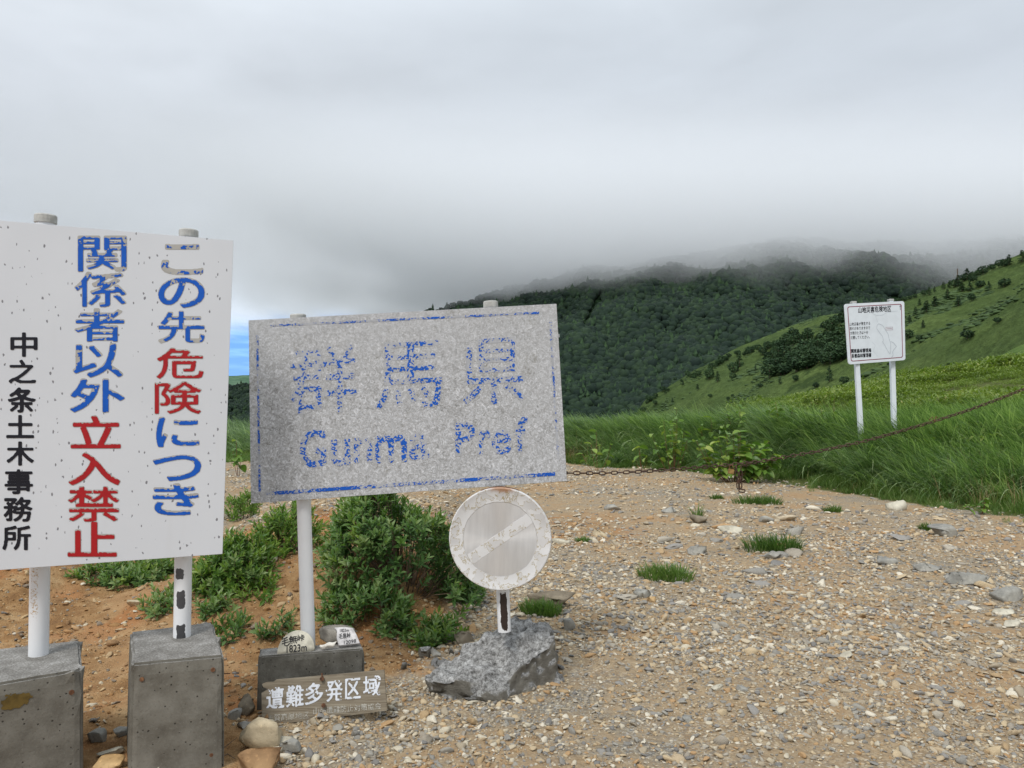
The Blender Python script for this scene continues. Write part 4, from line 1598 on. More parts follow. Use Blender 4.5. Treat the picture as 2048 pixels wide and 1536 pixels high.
def link_me():
    L, W_, r = .0475, .0245, .0037
    pts = []
    h, q = (L - W_) / 2, W_ / 2 - r
    for i in range(7):
        a = R(-90 + 180 * i / 6)
        pts.append(Vector((h + q * math.cos(a), q * math.sin(a), 0)))
    for i in range(7):
        a = R(90 + 180 * i / 6)
        pts.append(Vector((-h + q * math.cos(a), q * math.sin(a), 0)))
    n, k = len(pts), 7
    V, Fc = [], []
    for i, p in enumerate(pts):
        t = (pts[(i + 1) % n] - pts[i - 1]).normalized()
        b = Vector((0, 0, 1))
        a = t.cross(b)
        V += [p + a * math.cos(2 * math.pi * j / k) * r + b * math.sin(2 * math.pi * j / k) * r for j in range(k)]
    for i in range(n):
        for j in range(k):
            i2, j2 = (i + 1) % n, (j + 1) % k
            Fc.append((i * k + j, i2 * k + j, i2 * k + j2, i * k + j2))
    return mesh_np('link', V, Fc, M_CHAIN, True)


LM = link_me()
chn = empty('chain', pw[0], 'rusty iron chain hanging across the road from behind the weathered board to the right edge', 'chain')


def put_link(p, d, roll, parent):
    o = bpy.data.objects.new('link', LM)
    COL.objects.link(o)
    o.parent = parent
    d = Vector(d).normalized()
    y = Vector((0, 0, 1)).cross(d).normalized()
    z = d.cross(y)
    M = Matrix((d, y, z)).transposed() @ Matrix.Rotation(roll, 3, 'X')
    o.location = Vector(p) - parent.location
    o.rotation_euler = M.to_euler()
    return o


pitch = .0385
s_ = 0.01
i = 0
while s_ < cum[-1]:
    p = along(s_)
    d = along(min(s_ + .01, cum[-1])) - along(max(s_ - .01, 0))
    tw = 90 if i % 2 else 0
    put_link(p, d, R(tw + 14 * math.sin(i * .35) + (30 * sm(s_, 2.2, 3.0))), chn)
    s_ += pitch
    i += 1
# loose end hanging from the chain where it was joined
lp = P(1472, 931, 4.58)
for j in range(4):
    put_link(lp + np.array([.004 * j, 0, -.02 - j * .0345]), (.12, 0, -1), R(90 * (j % 2)), chn)
put_link(lp + np.array([.035, 0, -.155]), (1, .1, -.05), R(80), chn)
lq = P(1483, 931, 4.59)
for j in range(4):
    put_link(lq + np.array([-.002 * j, 0.01, -.02 - j * .0345]), (-.05, 0, -1), R(90 * (j % 2) + 20), chn)
for tt, dpx in ((1.55, 0), (2.92, 0)):
    pass
obj('join_wire', MB().tube([P(1484, 920, 4.56), P(1492, 925, 4.55), P(1501, 929, 4.57), P(1494, 932, 4.58), P(1480, 931, 4.57)], .0022, 6).me('join_wire', M_CHAIN), chn)
kx = P(1867, 840, 5.15)
obj('join_wire', MB().tube([kx + np.array(q) for q in ((-.03, 0, .0), (-.015, -.012, .022), (.0, -.012, -.012), (.012, -.012, .024), (.03, 0, .014))], .0035, 6).me('join_wire', M_RUST), chn)
# padlock
pk_ = P(1462, 943, 4.55)
lock = empty('padlock', pk_, 'small aged brass padlock hanging from the rusty chain', 'padlock')
lb = MB().box((0, 0, 0), .036, .014, .031, Matrix.Rotation(R(12), 3, 'Y')).me('lock_body', M_BRASS)
bevel_me(lb, .003, 2)
obj('lock_body', lb, lock, local=True)
obj('shackle', MB().tube([(-.009, 0, .012), (-.008, 0, .032), (.0, 0, .041), (.011, 0, .036), (.013, 0, .012)], .0028, 6).me('shackle', M_RUST), lock, local=True)
# post that carries the right end, beyond the edge of the frame
pe = pw[-1]
ge = float(hgt(pe[0] + .05, pe[1]))
cp = empty('chain_post', (pe[0] + .05, pe[1], ge), 'white steel post carrying the right end of the rusty chain', 'post')
put_post(cp, Vector((pe[0] + .05, pe[1], ge - .1)), Vector((pe[0] + .05, pe[1], pe[2] + .12)), .0365)

# ------------------------------------------------------------------ scattering (for uncountable stuff only)
def proto_coll(name, meshes):
    c = bpy.data.collections.new(name)          # never linked to the scene
    for i, me in enumerate(meshes):
        o = bpy.data.objects.new('%s_%02d' % (name, i), me)
        c.objects.link(o)
    return c


def scatter(name, pts, rots, scl, idx, coll, label, loc=None):
    me = bpy.data.meshes.new(name)
    n = len(pts)
    me.vertices.add(n)
    me.vertices.foreach_set('co', np.asarray(pts, np.float32).ravel())
    for nm, typ, arr, key in (('rot', 'FLOAT_VECTOR', rots, 'vector'), ('scl', 'FLOAT_VECTOR', scl, 'vector'), ('idx', 'INT', idx, 'value')):
        a = me.attributes.new(nm, typ, 'POINT')
        a.data.foreach_set(key, np.asarray(arr, np.float32 if typ != 'INT' else np.int32).ravel())
    ng = bpy.data.node_groups.new(name, 'GeometryNodeTree')
    ng.interface.new_socket('Geometry', in_out='INPUT', socket_type='NodeSocketGeometry')
    ng.interface.new_socket('Geometry', in_out='OUTPUT', socket_type='NodeSocketGeometry')
    N = ng.nodes
    gi, go = N.new('NodeGroupInput'), N.new('NodeGroupOutput')
    ci = N.new('GeometryNodeCollectionInfo')
    ci.inputs['Collection'].default_value = coll
    ci.inputs['Separate Children'].default_value = True
    ci.inputs['Reset Children'].default_value = True
    ip = N.new('GeometryNodeInstanceOnPoints')
    ip.inputs['Pick Instance'].default_value = True

    def attr(nm, ty):
        a = N.new('GeometryNodeInputNamedAttribute')
        a.data_type = ty
        a.inputs['Name'].default_value = nm
        return a.outputs['Attribute']
    L = ng.links
    L.new(gi.outputs[0], ip.inputs['Points'])
    L.new(ci.outputs[0], ip.inputs['Instance'])
    L.new(attr('idx', 'INT'), ip.inputs['Instance Index'])
    e2r = N.new('FunctionNodeEulerToRotation')
    L.new(attr('rot', 'FLOAT_VECTOR'), e2r.inputs[0])
    L.new(e2r.outputs[0], ip.inputs['Rotation'])
    L.new(attr('scl', 'FLOAT_VECTOR'), ip.inputs['Scale'])
    L.new(ip.outputs[0], go.inputs[0])
    o = bpy.data.objects.new(name, me)
    COL.objects.link(o)
    md = o.modifiers.new('scatter', 'NODES')
    md.node_group = ng
    return tag(o, label, kind='stuff')


def in_view(p, mx=80, my=60):
    u, v = proj(p)
    return (u > -mx) & (u < 2048 + mx) & (v > -my) & (v < 1536 + my * 3) & (p[:, 1] > .5)


def slope_rot(x, y, e=.06):
    gx_ = (hgt(x + e, y) - hgt(x - e, y)) / (2 * e)
    gy_ = (hgt(x, y + e) - hgt(x, y - e)) / (2 * e)
    return np.clip(gy_, -.8, .8), np.clip(-gx_, -.8, .8)


# footprints that stones keep clear of
def clear_mask(x, y):
    c = b1.matrix_world.translation
    keep = np.ones(len(x), bool)
    for bx, by, rx, ry in ((-1.86, 3.2, .40, .30), (-1.33, 3.28, .24, .27), (-1.0, 3.84, .28, .12)):
        keep &= ~((np.abs(x - bx) < rx) & (np.abs(y - by) < ry))
    return keep


# ---- gravel
peb = []
for i in range(26):
    V, Fc = rock_np(100 + i, 2, 10, .08, .35, .75, 1.4)
    r_ = np.random.default_rng(i)
    V = V * np.array([1, r_.uniform(.6, .95), r_.uniform(.42, .75)]) * .5
    peb.append(mesh_np('pebble', V, Fc, M_GRAVEL, i % 4 == 0))
pebc = proto_coll('gravel_pebble', peb)
pebs = []
for me in peb[:14]:
    m_ = me.copy()
    m_.materials[0] = M_SOILST
    pebs.append(m_)
pebsc = proto_coll('soil_pebble', pebs)


def gen(n, y0, y1, dens_pow=1.0, xw=.80):
    """points with a density that falls with distance, inside the view wedge"""
    y = y0 + (y1 - y0) * rng.random(n) ** dens_pow
    x = (rng.random(n) * 2 - 1) * (y * xw + .4)
    return x, y


PX, PY, PSZ = [], [], []
for n, y0, y1, smin, smax, p in ((42000, 2.7, 5.0, .006, .017, 1.0), (20000, 2.7, 5.0, .015, .042, 1.0), (42000, 4.6, 9, .009, .024, 1.0), (30000, 4.6, 9, .02, .06, 1.0),
                                 (48000, 8, 21.5, .016, .04, .9), (15000, 8, 21.5, .035, .10, .9), (1500, 3.2, 8, .04, .08, 1.0)):
    x, y = gen(n, y0, y1, p)
    s = smin * (smax / smin) ** (rng.random(n) ** 1.7)
    PX.append(x); PY.append(y); PSZ.append(s)
x, y, s = map(np.concatenate, (PX, PY, PSZ))
S1 = edge_s(x, y)
soil = sm(-x, .15, .8) * (1 - sm(y, 7.5, 9.5)) * sm(y, 3.9, 4.5)
soil = np.maximum(soil, sm(-x, 1.0, 1.35) * (1 - sm(y, 7.5, 9.5)))
# coarse and sandy patches
patchn = 1.25 * fbm(x * .55 + 3, y * .75, 4, .6)
rocky = np.exp(-((x - 2.5) / 4) ** 2 - ((y - 9) / 4) ** 2) * .35
prob = np.clip(.78 + 1.4 * patchn + rocky, .16, 1) * (1 - .80 * soil)
keep = (rng.random(len(x)) < prob) & (S1 < .3) & clear_mask(x, y)
x, y, s, soil_k = x[keep], y[keep], s[keep], soil[keep]
z = hgt(x, y)
pts = np.stack([x, y, z + s * .10], 1)
iv = in_view(pts)
pts, s, soil_k = pts[iv], s[iv], soil_k[iv]
n = len(pts)
rots = np.stack([rng.normal(0, .25, n), rng.normal(0, .25, n), rng.random(n) * 6.283], 1)
scl = s[:, None] * np.stack([rng.uniform(.85, 1.5, n), rng.uniform(.8, 1.2, n), rng.uniform(.7, 1.2, n)], 1)
so = rng.random(n) < soil_k * .85
scatter('gravel', pts[~so], rots[~so], scl[~so], rng.integers(0, 26, (~so).sum()), pebc, 'small mixed gravel stones covering the road')
scatter('soil_crumbs', pts[so], rots[so], scl[so], rng.integers(0, 14, so.sum()), pebsc, 'small ochre stones in the bare soil bank')
# extra crumbs in the bank
n = 17000
x = -rng.random(n) * 5.5 - .1
y = 3.9 + rng.random(n) * 4.5
k = clear_mask(x, y) & (fbm(x * 1.3, y * 1.3 + 7, 3) > -.28 + .3 * rng.random(n))
x, y = x[k], y[k]
s = .006 * (5.0) ** (rng.random(len(x)) ** 2.2)
pts = np.stack([x, y, hgt(x, y)], 1)
iv = in_view(pts)
pts, s = pts[iv], s[iv]
n = len(pts)
scatter('soil_crumbs', pts, np.stack([rng.normal(0, .3, n), rng.normal(0, .3, n), rng.random(n) * 6.283], 1), s[:, None] * rng.uniform(.7, 1.3, (n, 3)),
        rng.integers(0, 14, n), pebsc, 'ochre crumbs of soil and stone on the bank')

# ---- single stones of the road surface, children of the ground
stone_me = []
for i in range(14):
    V, Fc = rock_np(300 + i, 2, 13, .06, .28, .68, 1.6)
    r_ = np.random.default_rng(i + 50)
    V = V * np.array([1, r_.uniform(.55, .85), r_.uniform(.3, .6)]) * .5
    me = mesh_np('stone', V, Fc, M_GRAVEL, False)
    stone_me.append(me)
cnt = 0
r2 = np.random.default_rng(21)
while cnt < 240:
    band = r2.random()
    if band < .45:
        px, py = r2.normal(1450, 330), r2.normal(1090, 70)
    elif band < .72:
        px, py = r2.uniform(1060, 2048), r2.uniform(1150, 1536)
    elif band < .88:
        px, py = r2.normal(1080, 120), r2.normal(1330, 70)
    else:
        px, py = r2.uniform(430, 800), r2.uniform(1430, 1536)
    if not (430 < px < 2040 and 985 < py < 1530):
        continue
    p = G(px, py)
    if edge_s(p[0], p[1]) > -.3 or not clear_mask(np.array([p[0]]), np.array([p[1]]))[0]:
        continue
    if p[0] < -.3 and 4.2 < p[1] < 8:
        continue
    wpx = 14 + 36 * r2.random() ** 2.2
    if py > 1250:
        wpx = 15 + 14 * r2.random() ** 2
    w_ = wpx / F * p[1]
    o = bpy.data.objects.new('stone', stone_me[r2.integers(0, 14)])
    COL.objects.link(o)
    o.parent = ground
    o.location = (p[0], p[1], p[2] + w_ * .04)
    o.rotation_euler = (r2.normal(0, .12), r2.normal(0, .12), r2.uniform(0, 6.28))
    q = r2.uniform(.8, 1.15)
    o.scale = (w_ * 1.15, w_ * q, w_ * r2.uniform(.45, .95))
    cnt += 1

# chips of broken concrete round the footing
shard_me = []
for me in stone_me[:5]:
    m_ = me.copy()
    m_.materials[0] = M_RUBBLE
    shard_me.append(m_)
for i in range(34):
    px = r2.normal(900, 55) if i % 3 else r2.uniform(880, 1150)
    py = 1318 + r2.uniform(-12, 34) if i % 3 else r2.uniform(1345, 1400) - (px - 1000) * .25
    p = G(px, py)
    w_ = r2.uniform(.03, .085)
    o = bpy.data.objects.new('stone', shard_me[r2.integers(0, 5)])
    COL.objects.link(o)
    o.parent = ground
    o.location = (p[0], p[1], p[2] + w_ * .1)
    o.rotation_euler = (r2.normal(0, .4), r2.normal(0, .4), r2.uniform(0, 6.28))
    o.scale = (w_, w_ * .9, w_ * 1.1)

# ---- the larger rocks, one by one: (px centre, px base y, width px, height px, depth ratio, material, subdiv seed, label)
ROCKS = [
    (1106, 1222, 102, 42, .6, M_BROWNROCK, 1, 'large flat brown-grey rock behind the right end of the broken concrete footing'),
    (1098, 1368, 56, 34, .8, M_PALEROCK, 2, 'pale blocky stone in front of the right end of the broken concrete footing'),
    (1101, 1330, 38, 28, .8, M_OCHREROCK, 3, 'orange-tan stone just behind the pale blocky stone'),
    (507, 1514, 100, 74, .7, M_TANROCK, 4, 'big rounded yellow-tan stone at the left foot of the wooden board'),
    (512, 1556, 84, 56, .7, M_RUSTROCK, 5, 'rusty brown stone at the bottom edge in front of the yellow-tan stone'),
    (556, 1508, 52, 34, .7, M_PALEROCK, 6, 'grey angular stone touching the right side of the yellow-tan stone'),
    (580, 1510, 40, 32, .8, M_GREYROCK, 7, 'small faceted grey stone, rightmost of the trio under the wooden board'),
    (466, 1442, 30, 36, .7, M_GREYROCK, 8, 'upright grey stone leaning at the right side of the second concrete footing'),
    (494, 1432, 36, 40, .8, M_BROWNROCK, 9, 'dark brown lumpy stone left of the wooden board'),
    (483, 1462, 34, 20, .7, M_GREYROCK, 10, 'low grey stone between the upright grey stone and the yellow-tan stone'),
    (924, 1292, 48, 38, .7, M_BROWNROCK, 11, 'dark grey-brown rock left of the broken concrete footing'),
    (850, 1319, 32, 34, .7, M_RUBBLE, 12, 'whitish upright shard of concrete right of the lettered block'),
    (872, 1318, 26, 22, .8, M_GREYROCK, 13, 'small grey shard beside the whitish upright shard'),
    (1136, 1264, 34, 28, .8, M_GREYROCK, 14, 'smooth round grey stone at the right tip of the broken concrete footing'),
    (1198, 1074, 38, 17, .6, M_TANROCK, 15, 'small tan block standing alone on ochre gravel right of the round sign'),
    (1120, 1088, 46, 15, .45, M_PALEROCK, 16, 'pale elongated stone touching the right rim of the round sign'),
    (1404, 1047, 46, 17, .6, M_BROWNROCK, 17, 'dark low rock with thin grass growing behind it'),
    (1396, 1110, 44, 25, .7, M_GREYROCK, 18, 'peaked grey stone left of the larger green tuft'),
    (1284, 1199, 42, 24, .7, M_GREYROCK, 19, 'peaked grey stone below the left green tuft'),
    (1306, 1206, 22, 17, .7, M_OCHREROCK, 20, 'little tan stone beside the peaked grey stone below the left tuft'),
    (1549, 1118, 42, 18, .6, M_GREYROCK, 21, 'grey slab stone below the larger green tuft'),
    (1222, 1021, 44, 13, .6, M_GREYROCK, 22, 'flat light grey slab right of the weathered board bottom corner'),
    (1338, 1026, 34, 13, .6, M_GREYROCK, 23, 'flat grey slab left of the dark rock with grass'),
    (1470, 1068, 58, 16, .7, M_PALEROCK, 24, 'wide flat pale slab in the middle of the stony road'),
    (1530, 1047, 44, 16, .7, M_GREYROCK, 25, 'flat grey slab left of the small tufts under the chain'),
    (1906, 1075, 76, 28, .6, M_GREYROCK, 26, 'broad grey slab beside the small green tuft at the right'),
    (1792, 1022, 54, 28, .7, M_PALEROCK, 27, 'pale peaked rock at the edge of the grass on the right'),
    (1784, 1131, 56, 15, .6, M_GREYROCK, 28, 'leftmost slab of the row of slabs running to the right edge'),
    (1858, 1145, 72, 18, .5, M_GREYROCK, 29, 'second slab from the left in the row running to the right edge'),
    (1943, 1172, 92, 28, .5, M_GREYROCK, 30, 'long slanted grey slab, third in the row running to the right edge'),
    (2030, 1205, 76, 38, .6, M_GREYROCK, 31, 'thick grey boulder at the right edge, last in the row of slabs'),
    (2020, 1232, 58, 16, .6, M_PALEROCK, 32, 'flat pale slab below the thick boulder at the right edge'),
    (2034, 1256, 42, 17, .6, M_PALEROCK, 33, 'small pale slab at the right edge, lowest of the slabs'),
    (1699, 1318, 34, 14, .5, M_PALEROCK, 34, 'pale oblong chip lying alone on the gravel at lower right'),
    (1437, 1384, 27, 14, .6, M_PALEROCK, 35, 'cream oblong stone right of the lower centre of the road'),
    (1488, 1386, 25, 13, .6, M_GREYROCK, 36, 'grey oblong stone just right of the cream oblong stone'),
    (1379, 1448, 28, 13, .7, M_GREYROCK, 37, 'blue-grey smooth stone in the gravel at lower centre'),
    (191, 1486, 44, 26, .7, M_GREYROCK, 38, 'grey stone between the two front footings, left of its neighbour'),
    (238, 1477, 38, 20, .7, M_GREYROCK, 39, 'grey stone touching the left side of the second footing'),
    (222, 1517, 70, 20, .7, M_PALEROCK, 40, 'flat pale stone low between the two front footings'),
    (215, 1545, 74, 20, .6, M_OCHREROCK, 41, 'ochre flat stone at the bottom edge between the front footings'),
    (312, 1546, 30, 24, .8, M_PALEROCK, 42, 'small rounded cream stone at the bottom edge before the second footing'),
    (268, 1216, 32, 17, .6, M_TANROCK, 43, 'half-buried tan-grey stone in the sandy gully behind the footings'),
    (546, 1130, 17, 15, .5, M_PALEROCK, 44, 'small round pale stone on the brown bank left of the middle post'),
    (1238, 1345, 0, 0, 0, None, 0, ''),
]
for (px, py, wp, hp, dr, mt, sd_, lab) in ROCKS:
    if mt is None:
        continue
    p = G(px, py)
    dep = p[1] if py < 1536 else 2.98
    w_ = wp / F * dep
    h_ = hp / F * dep
    V, Fc = rock_np(500 + sd_ * 3, 3, 15, .05, .28, .66, 1.8)
    V = V * np.array([w_ / 2, w_ / 2 * dr, h_ * .62])
    me = mesh_np('rock', V, Fc, mt, False)
    o = obj('rock', me)
    o.location = (p[0], p[1] + w_ * dr * .4, p[2] + h_ * .28)
    o.rotation_euler = (0, 0, random.uniform(-.25, .25))
    tag(o, lab, 'rock')

# ------------------------------------------------------------------ grass
def blade(mb, base, L, w_, lean, az_, droop, rr, tint, segs=4):
    """one curved tapered blade; lean from the vertical, bending over towards azimuth az_"""
    d = np.array([math.cos(az_), math.sin(az_), 0])
    sd_ = np.array([-d[1], d[0], 0]) * w_ / 2
    tw = rr.uniform(-.6, .6)
    sd_ = sd_ * math.cos(tw) + d * w_ / 2 * math.sin(tw)
    p = np.array(base, float)
    a = lean
    V = []
    for i in range(segs + 1):
        t = i / segs
        wf = (1 - t ** 2.2) * (.7 + .5 * min(t * 3, 1)) if i < segs else .06
        V += [p - sd_ * wf, p + sd_ * wf]
        p = p + (d * math.sin(a) + np.array([0, 0, 1]) * math.cos(a)) * L / segs
        a += droop / segs
    b = len(mb.V)
    mb.V += [tuple(v) for v in V]
    mb.T += [tint] * len(V)
    mb.F += [(b + 2 * i, b + 2 * i + 1, b + 2 * i + 3, b + 2 * i + 2) for i in range(segs)]


class VB(MB):
    def __init__(s):
        super().__init__()
        s.T = []

    def me(s, name, mat, smooth=False):
        m = super().me(name, mat, smooth)
        a = m.attributes.new('tint', 'FLOAT', 'POINT')
        a.data.foreach_set('value', np.array(s.T, np.float32))
        return m


def clump(seed, n, rad, Lmin, Lmax, w_, az0, azs_, lean0, droop0, mat, segs=4):
    r_ = np.random.default_rng(seed)
    mb = VB()
    for _ in range(n):
        a, q = r_.uniform(0, 6.283), rad * math.sqrt(r_.random())
        L = r_.uniform(Lmin, Lmax)
        blade(mb, (q * math.cos(a), q * math.sin(a), -.02), L, w_ * r_.uniform(.6, 1.3), abs(r_.normal(lean0, .18)), az0 + r_.normal(0, azs_), droop0 * r_.uniform(.5, 1.5), r_, r_.random(), segs)
    return mb.me('clump', mat)


LEFT = math.pi
tall = [clump(i, 20, .17, .7, 1.2, .017, LEFT, .42, .42, 1.35, M_GRASS, 5) for i in range(10)]
tallc = proto_coll('tall_grass_clump', tall)
short = [clump(40 + i, 26, .12, .10, .26, .006, LEFT, 1.3, .35, .8, M_TURF, 3) for i in range(8)]
shortc = proto_coll('short_grass_clump', short)


def veg_pts(n, x0, x1, smin, smax, seed):
    r_ = np.random.default_rng(seed)
    x = r_.uniform(x0, x1, n)
    e = np.interp(x, EX, EYY)
    s = r_.uniform(smin, smax, n)
    y = e + s / np.where(x > 4.5, .55, 1.0)
    return x, y, s


# tall grass band
x, y, s = veg_pts(15500, -12, 17, .35, 6.5, 5)
en = fbm(x * .9 + 4, y * .9, 3) * .9
k = (s > .75 + en) & (y < 27)
x, y, s = x[k], y[k], s[k]
pts = np.stack([x, y, hgt(x, y)], 1)
iv = in_view(pts, 150, 200)
pts, s = pts[iv], s[iv]
n = len(pts)
wave = 1.25 * fbm(pts[:, 0] * .6, pts[:, 1] * .6 + 3, 3)
hs = (.62 + .30 * sm(s, .4, 3) + .42 * wave) * np.interp(pts[:, 0], [-12, 0, 4, 7, 17], [.80, .82, .90, .98, .85])
scatter('tall_grass', pts, np.stack([rng.normal(0, .1, n), rng.normal(0, .1, n) , .75 * fbm(pts[:, 0] * .5, pts[:, 1] * .5 + 20, 2) + rng.normal(0, .18, n)], 1),
        np.stack([hs * .95, hs * .95, hs], 1), rng.integers(0, 10, n), tallc, 'tall green grass bent leftwards by the wind along the far verge')
# coarse arching blades at the front of the verge, lighter
arch = [clump(70 + i, 12, .13, .75, 1.25, .020, LEFT, .55, .55, 1.9, M_ARCH, 6) for i in range(7)]
archc = proto_coll('arching_grass_clump', arch)
x, y, s = veg_pts(3400, -12, 15, .3, 4.5, 15)
k = s > .5 + fbm(x * .9 + 4, y * .9, 3) * .9
x, y, s = x[k], y[k], s[k]
pts = np.stack([x, y, hgt(x, y)], 1)
iv = in_view(pts, 100, 200)
pts, s = pts[iv], s[iv]
n = len(pts)
hs = (.62 + .22 * sm(s, .4, 3)) * rng.uniform(.75, 1.2, n)
scatter('arching_grass', pts, np.stack([rng.normal(0, .1, n), rng.normal(0, .1, n), rng.normal(0, .5, n)], 1), np.stack([hs, hs, hs], 1), rng.integers(0, 7, n), archc, 'long arching grass leaves over the verge')
dry = [clump(90 + i, 7, .10, .35, .8, .006, LEFT, 1.2, .35, .5, M_DRY, 3) for i in range(5)]
dryc = proto_coll('dry_stem_clump', dry)
x, y, s = veg_pts(1500, -12, 14, -.1, 1.6, 16)
k = fbm(x * .7 + 30, y * .7, 3) > -.05
x, y = x[k], y[k]
pts = np.stack([x, y, hgt(x, y)], 1)
pts = pts[in_view(pts)]
n = len(pts)
hs = rng.uniform(.5, 1.0, n)
scatter('dry_stems', pts, np.stack([np.zeros(n), np.zeros(n), rng.random(n) * 6.28], 1), np.stack([hs, hs, hs], 1), rng.integers(0, 5, n), dryc, 'thin dry brown stems at the foot of the verge grass')
# short grass fringe
x, y, s = veg_pts(21000, -12, 14, -1.3, 1.5, 6)
k = s > -.15 + 1.5 * fbm(x * .8, y * .8 + 50, 4, .65)
x, y, s = x[k], y[k], s[k]
pts = np.stack([x, y, hgt(x, y)], 1)
iv = in_view(pts)
pts, s = pts[iv], s[iv]
n = len(pts)
hs = .55 + .6 * sm(s, -.6, .8) + rng.normal(0, .12, n)
scatter('short_grass', pts, np.stack([np.zeros(n), np.zeros(n), rng.random(n) * 6.28], 1), np.stack([hs * 1.1, hs * 1.1, hs], 1), rng.integers(0, 8, n), shortc, 'short mixed grass fringe at the edge of the gravel')

# isolated tufts on the gravel
TUFTS = [((1545, 1102), 110, 34, 'larger bright green tuft of fine grass alone on the road right of centre'),
         ((1330, 1156), 104, 30, 'left green tuft of fine grass with stones at its foot, near the road centre'),
         ((1513, 1008), 96, 18, 'wide low grass tuft below the chain, beside a brown stone'),
         ((1667, 1025), 40, 15, 'small grass tuft right of the wide low tuft'),
         ((1856, 1061), 38, 15, 'small green tuft touching the broad grey slab at the right'),
         ((1434, 998), 30, 10, 'tiny grass tuft left of the wide low tuft'),
         ((1394, 1034), 26, 30, 'thin pale upright grass growing behind the dark low rock'),
         ((1080, 1228), 80, 26, 'grass tuft at the foot of the large flat brown-grey rock'),
         ((1168, 1082), 40, 10, 'low patch of grass under the small tan block')]
for i, ((px, py), wp, hp, lab) in enumerate(TUFTS):
    p = G(px, py)
    r_ = np.random.default_rng(900 + i)
    rw, hh = wp / F * p[1] / 2, hp / F * p[1] * 1.25
    mb = VB()
    nb_ = int(620 if wp > 60 else 230)
    if i == 6:
        nb_ = 46
    for _ in range(nb_):
        a, q = r_.uniform(0, 6.283), math.sqrt(r_.random())
        ccx = r_.choice([-.45, .1, .5]) * rw if wp > 60 else 0
        bx, by = ccx + rw * q * math.cos(a) * (.55 if wp > 60 else .9), rw * .65 * q * math.sin(a)
        z_ = float(hgt(p[0] + bx, p[1] + by)) - p[2]
        blade(mb, (bx, by, z_ - .01), hh * r_.uniform(.5, 1.3) * (1 - .35 * q), .009, abs(r_.normal(.25, .2)), a if r_.random() < .6 else LEFT + r_.normal(0, .5), r_.uniform(.3, 1.1), r_, r_.random() * .8 + (.5 if i == 6 else 0), 4)
    o = obj('grass_tuft', mb.me('grass_tuft', M_TURF))
    o.location = p
    tag(o, lab, 'grass tuft')

# ------------------------------------------------------------------ leaves and shrubs
def leaf(mb, base, dirv, nrm, L, w_, tint, curve=.25, fold=.25):
    """pointed leaf: 3 cross-sections folded along the midrib"""
    d = np.array(dirv, float); d /= np.linalg.norm(d)
    n_ = np.array(nrm, float); n_ -= d * (n_ @ d); n_ /= (np.linalg.norm(n_) + 1e-9)
    s_ = np.cross(d, n_)
    p = np.array(base, float)
    V = [p]
    for t, wf in ((.3, .85), (.62, .95)):
        q = p + d * L * t - n_ * curve * L * t * t
        V += [q - s_ * w_ / 2 * wf + n_ * fold * w_ / 2, q, q + s_ * w_ / 2 * wf + n_ * fold * w_ / 2]
    V += [p + d * L - n_ * curve * L]
    b = len(mb.V)
    mb.V += [tuple(v) for v in V]
    mb.T += [tint] * 8
    mb.F += [(b, b + 2, b + 1), (b, b + 3, b + 2), (b + 1, b + 2, b + 5, b + 4), (b + 2, b + 3, b + 6, b + 5), (b + 4, b + 5, b + 7), (b + 5, b + 6, b + 7)]


def shoot(seed, L, nl, ll, lw, mat, stemmat, up=1.0, lo=.25):
    """leafy shoot: leaves in a spiral, larger and flatter below, upright at the tip"""
    r_ = np.random.default_rng(seed)
    mb = VB()
    bend = r_.uniform(-.25, .25, 2)
    ga = r_.uniform(0, 6.28)
    for i in range(nl):
        t = lo + (1 - lo) * i / (nl - 1)
        c = np.array([bend[0] * t * t * L, bend[1] * t * t * L, L * t])
        a = ga + i * 2.4
        e = 1.25 - .9 * t + r_.normal(0, .12)
        d = (math.cos(a) * math.sin(e), math.sin(a) * math.sin(e), math.cos(e))
        nn = (-math.cos(a) * math.cos(e), -math.sin(a) * math.cos(e), math.sin(e))
        s_ = ll * (1.0 - .35 * t) * r_.uniform(.75, 1.15)
        leaf(mb, c, d, nn, s_, lw * s_ / ll, r_.random() * .6 + .5 * t, r_.uniform(.05, .4), .3)
    # stem as a thin three-sided tube in the same mesh, using the second slot
    nv = len(mb.V)
    nf = len(mb.F)
    mb.tube([(0, 0, 0), (bend[0] * .25 * L, bend[1] * .25 * L, L * .5), (bend[0] * L, bend[1] * L, L)], [.0025, .002, .001], 3, False)
    mb.T += [0] * (len(mb.V) - nv)
    me = mb.me('shoot', mat)
    me.materials.append(stemmat)
    mi = np.zeros(len(me.polygons), np.int32)
    mi[nf:] = 1
    me.polygons.foreach_set('material_index', mi)
    return me


SH_D = [shoot(i, .13, 11, .078, .027, M_SHRUB, M_TWIG) for i in range(9)]
SH_B = [shoot(30 + i, .12, 10, .072, .025, M_SHRUBY, M_TWIG) for i in range(7)]


